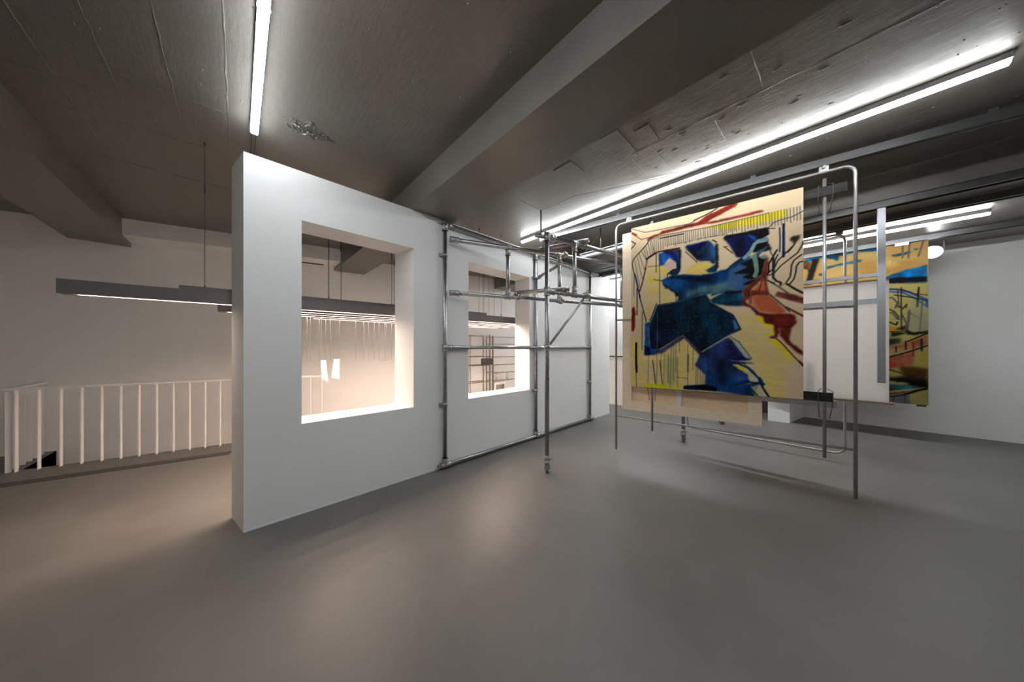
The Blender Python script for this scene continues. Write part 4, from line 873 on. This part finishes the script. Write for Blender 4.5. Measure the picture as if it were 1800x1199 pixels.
# front painting
t = thing('abstract_painting', fp(1.07, 0.893, 0.10), 'large cream, yellow and blue abstract painting hung on the front tube frame', 'painting')
uL, uR = 1.806, 0.330; z0, z1 = 0.893, 2.80
painted_panel('front_painting', t, fp(uL, z1, 0.10), fp(uR, z1, 0.10), fp(uL, z0, 0.10), 0.034, STROKES_FRONT, 0.0052, 0.0058, (216, 195, 164), 3, (0.12, 0.72, 0.24, 0.45, 150), GAIN)
# canvas seen from behind
t = thing('stretched_canvas', fp(1.3, 0.575, -0.05), 'back of a stretched canvas with pale pine stretcher bars behind the front painting', 'canvas')
sa, sb, za, zb_, of = 1.95, 0.60, 0.575, 2.81, -0.045
def pbox(bm, s0, s1, z0_, z1_, o0, o1):
    c = [fp(s0, 0, o0), fp(s1, 0, o0), fp(s1, 0, o1), fp(s0, 0, o1)]; v = [bm.verts.new((q.x, q.y, z0_)) for q in c] + [bm.verts.new((q.x, q.y, z1_)) for q in c]
    for f in ((3,2,1,0),(4,5,6,7),(0,1,5,4),(1,2,6,5),(2,3,7,6),(3,0,4,7)): bm.faces.new([v[i] for i in f])
    return bm
mk('linen', pbox(B(), sa, sb, za, zb_, of - 0.036, of - 0.030), 'canvas_back', t)
mk('stretcher_bar', pbox(B(), sa, sa - 0.11, za, zb_, of - 0.030, of), 'wood', t); mk('stretcher_bar', pbox(B(), sb + 0.11, sb, za, zb_, of - 0.030, of), 'wood', t)
mk('stretcher_bar', pbox(B(), sa - 0.11, sb + 0.11, za, za + 0.11, of - 0.030, of), 'wood_h', t); mk('stretcher_bar', pbox(B(), sa - 0.11, sb + 0.11, zb_ - 0.11, zb_, of - 0.030, of), 'wood_h', t)
mk('white_brace', pbox(B(), 1.345, 1.295, za + 0.11, zb_ - 0.11, of - 0.030, of - 0.006), 'white_brace', t)
# white canvas back on an aluminium hanger
t = thing('aluminium_hanger', (4.60, -0.45, 1.01), 'aluminium profile hanger dropping from the track in front of the white canvas back', 'hanger')
bm = B(); box(bm, (4.585, -0.505, 1.01), (4.625, -0.455, 2.745))
for dy in (-0.495, -0.487, -0.473, -0.465): box(bm, (4.582, dy - 0.002, 1.01), (4.585, dy + 0.002, 2.745))
mk('drop_profile', bm, 'alu', t)
bm = B(); box(bm, (4.59, -0.455, 1.80), (4.62, 1.1, 1.85)); mk('cross_profile', bm, 'alu', t)
bm = B(); box(bm, (4.59, -0.455, 2.07), (4.62, 1.1, 2.105)); mk('cross_profile', bm, 'alu', t)
bm = B(); tube(bm, [(4.575, -0.48, 1.825), (4.59, -0.48, 1.825)], 0.018, 12); mk('corner_bolt', bm, 'fitting', t)
bm = B(); box(bm, (4.59, 1.05, 1.75), (4.62, 1.1, 2.745)); mk('drop_profile', bm, 'alu', t)
t = thing('stretched_canvas', (4.66, 0.2, 0.80), 'plain white canvas back hanging behind the front painting', 'canvas')
bm = B(); box(bm, (4.632, -0.53, 0.815), (4.665, 1.1, 2.03)); mk('canvas_board', bm, 'white_canvas', t)
bm = B(); box(bm, (4.625, -0.56, 0.795), (4.69, 0.2, 0.815)); mk('bottom_lath', bm, 'brown_edge', t)
bm = B(); box(bm, (4.63, -0.53, 2.03), (4.70, 1.1, 2.045)); mk('top_lath', bm, 'brown_edge', t)
bm = B(); box(bm, (4.675, -0.19, 0.70), (4.70, 1.0, 0.775)); box(bm, (4.675, 0.0, 0.775), (4.69, 0.05, 1.2)); box(bm, (4.675, 0.9, 0.775), (4.69, 0.95, 1.2)); mk('lower_bar', bm, 'alu', t)
# second tube frame further back
t = thing('hanging_pipe_frame', (5.16, 0.5, 0.1), 'farther steel tube frame with rounded corners hanging behind the white canvas back', 'pipe frame', 'hanging tube frames')
xa, ya, yb, z0, z1 = 5.16, -0.274, 1.36, 0.10, 2.705
V = lambda y, z: Vector((xa, y, z))
pts = [V(0.5, z1), *bend(V(0.5, z1), V(ya, z1), V(ya, 1), 0.09), *bend(V(ya, 1), V(ya, z0), V(0.5, z0), 0.09), *bend(V(0.5, z0), V(yb, z0), V(yb, 1), 0.09), *bend(V(yb, 1), V(yb, z1), V(0.5, z1), 0.09), V(0.5, z1)]
bm = B(); tube(bm, pts, 0.0125, 12); mk('outer_tube', bm, 'thin_steel', t)
bm = B(); tube(bm, [V(ya, 1.4), V(yb, 1.4)], 0.011, 12); mk('middle_rail', bm, 'thin_steel', t)
for y in (-0.23, 1.1):
    bm = B(); box(bm, (5.14, y - 0.03, 2.70), (5.18, y + 0.03, 2.745)); mk('track_hanger', bm, 'alu', t)
# far painting
t = thing('abstract_painting', (7.05, -0.3, 0.54), 'tall ochre, blue and red abstract painting hanging before the right wall', 'painting')
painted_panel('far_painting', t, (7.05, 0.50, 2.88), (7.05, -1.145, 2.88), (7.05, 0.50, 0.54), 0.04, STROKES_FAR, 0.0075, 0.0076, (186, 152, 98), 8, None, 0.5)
bm = B(); box(bm, (7.055, -1.13, 0.515), (7.09, -1.05, 0.54)); mk('corner_block', bm, 'black', t)
bm = B(); box(bm, (7.04, -0.98, 2.86), (7.08, -0.86, 2.90)); mk('top_clip', bm, 'alu', t)
# spot lamp clipped beside the far painting
t = thing('spot_lamp', (7.28, -1.22, 2.70), 'small round glowing spot lamp clamped beside the far painting', 'lamp')
c = Vector((7.28, -1.215, 2.742)); n = Vector((-0.85, 0.10, -0.50)).normalized()
bm = B(); tube(bm, [c - n * 0.09, c - n * 0.06, c - n * 0.004], 0.085, 24); mk('lamp_housing', bm, 'batten', t)
bm = B(); tube(bm, [c - n * 0.004, c], 0.088, 28); mk('lens', bm, 'spot_light', t)
bm = B(); tube(bm, [c - n * 0.05 + Vector((0, -0.10, 0)), c - n * 0.05 + Vector((0, -0.10, 0.15)), c - n * 0.05 + Vector((0, -0.06, 0.18)), c - n * 0.05 + Vector((0, 0.0, 0.18)), c - n * 0.05 + Vector((0, 0.04, 0.15)), c - n * 0.05 + Vector((0, 0.04, 0.06))], 0.011, 10); mk('yoke', bm, 'pendant', t)
bm = B(); box(bm, c - n * 0.05 + Vector((-0.02, -0.05, 0.17)), c - n * 0.05 + Vector((0.02, -0.01, 0.218))); mk('ceiling_clip', bm, 'pendant', t)

# ------------------------------------------------------------------ shelving seen through the second opening
def rack(x0, x1, y, zs_, label, z1=1.66, mids=()):
    t = thing('metal_rack', ((x0 + x1) / 2, y, 0), label, 'rack', 'metal racks by the rear wall')
    for x in (x0, x1):
        for dy in (0, 0.25):
            hw = 0.014 if dy == 0 else 0.008
            bm = B(); box(bm, (x - hw, y + dy - hw, 0), (x + hw, y + dy + hw, z1)); mk('post', bm, 'rack', t)
    for z in zs_:
        bm = B(); box(bm, (x0, y - 0.01, z - 0.018), (x1, y + 0.004, z)); box(bm, (x0, y + 0.246, z - 0.018), (x1, y + 0.26, z))
        for k in range(1, 8):
            xx = x0 + (x1 - x0) * k / 8; box(bm, (xx - 0.004, y, z - 0.010), (xx + 0.004, y + 0.25, z - 0.004))
        mk('shelf', bm, 'rack', t)
    for x in mids:
        bm = B(); box(bm, (x - 0.006, y + 0.24, 0.2), (x + 0.006, y + 0.252, z1)); mk('back_bar', bm, 'rack', t)
rack(3.25, 4.31, 5.26, (0.12, 0.57, 0.96, 1.16, 1.64), 'open metal rack on the left by the rear wall, with a dark picture on it', 1.66, (3.92,))
rack(4.37, 5.5, 5.22, (0.12, 0.57, 0.76, 0.95, 1.14, 1.45, 1.62), 'open metal rack on the right by the rear wall, with two bottles on it', 1.64, (4.76, 5.07))
bm = B(); box(bm, (3.99, 5.16, 0.962), (4.30, 5.19, 1.11)); t = tag(mk('dark_picture', bm, 'screen'), 'small dark landscape picture resting on a rack shelf', 'picture')
t = thing('framed_picture', (4.3, 4.9, 0.0), 'white framed picture leaning low against the racks', 'picture')
bm = B(); box(bm, (4.14, 4.88, 0.28), (4.46, 4.90, 0.57)); mk('frame', bm, 'white_brace', t); bm = B(); box(bm, (4.18, 4.875, 0.30), (4.42, 4.88, 0.53)); mk('print', bm, 'print', t)
bm = B(); box(bm, (4.10, 4.86, 0.0), (4.50, 4.98, 0.28)); mk('stand', bm, 'rack', t)
for k, x in enumerate((4.56, 4.90)):
    bm = B(); tube(bm, [(x, 5.30, 0.572), (x, 5.30, 0.70)], 0.03, 14); tube(bm, [(x, 5.30, 0.70), (x, 5.30, 0.76)], 0.012, 10)
    tag(mk('bottle', bm, 'bottle'), ('pale bottle on the wide rack, the left one of two', 'pale bottle on the wide rack, the right one of two')[k], 'bottle', 'bottles on the rack')
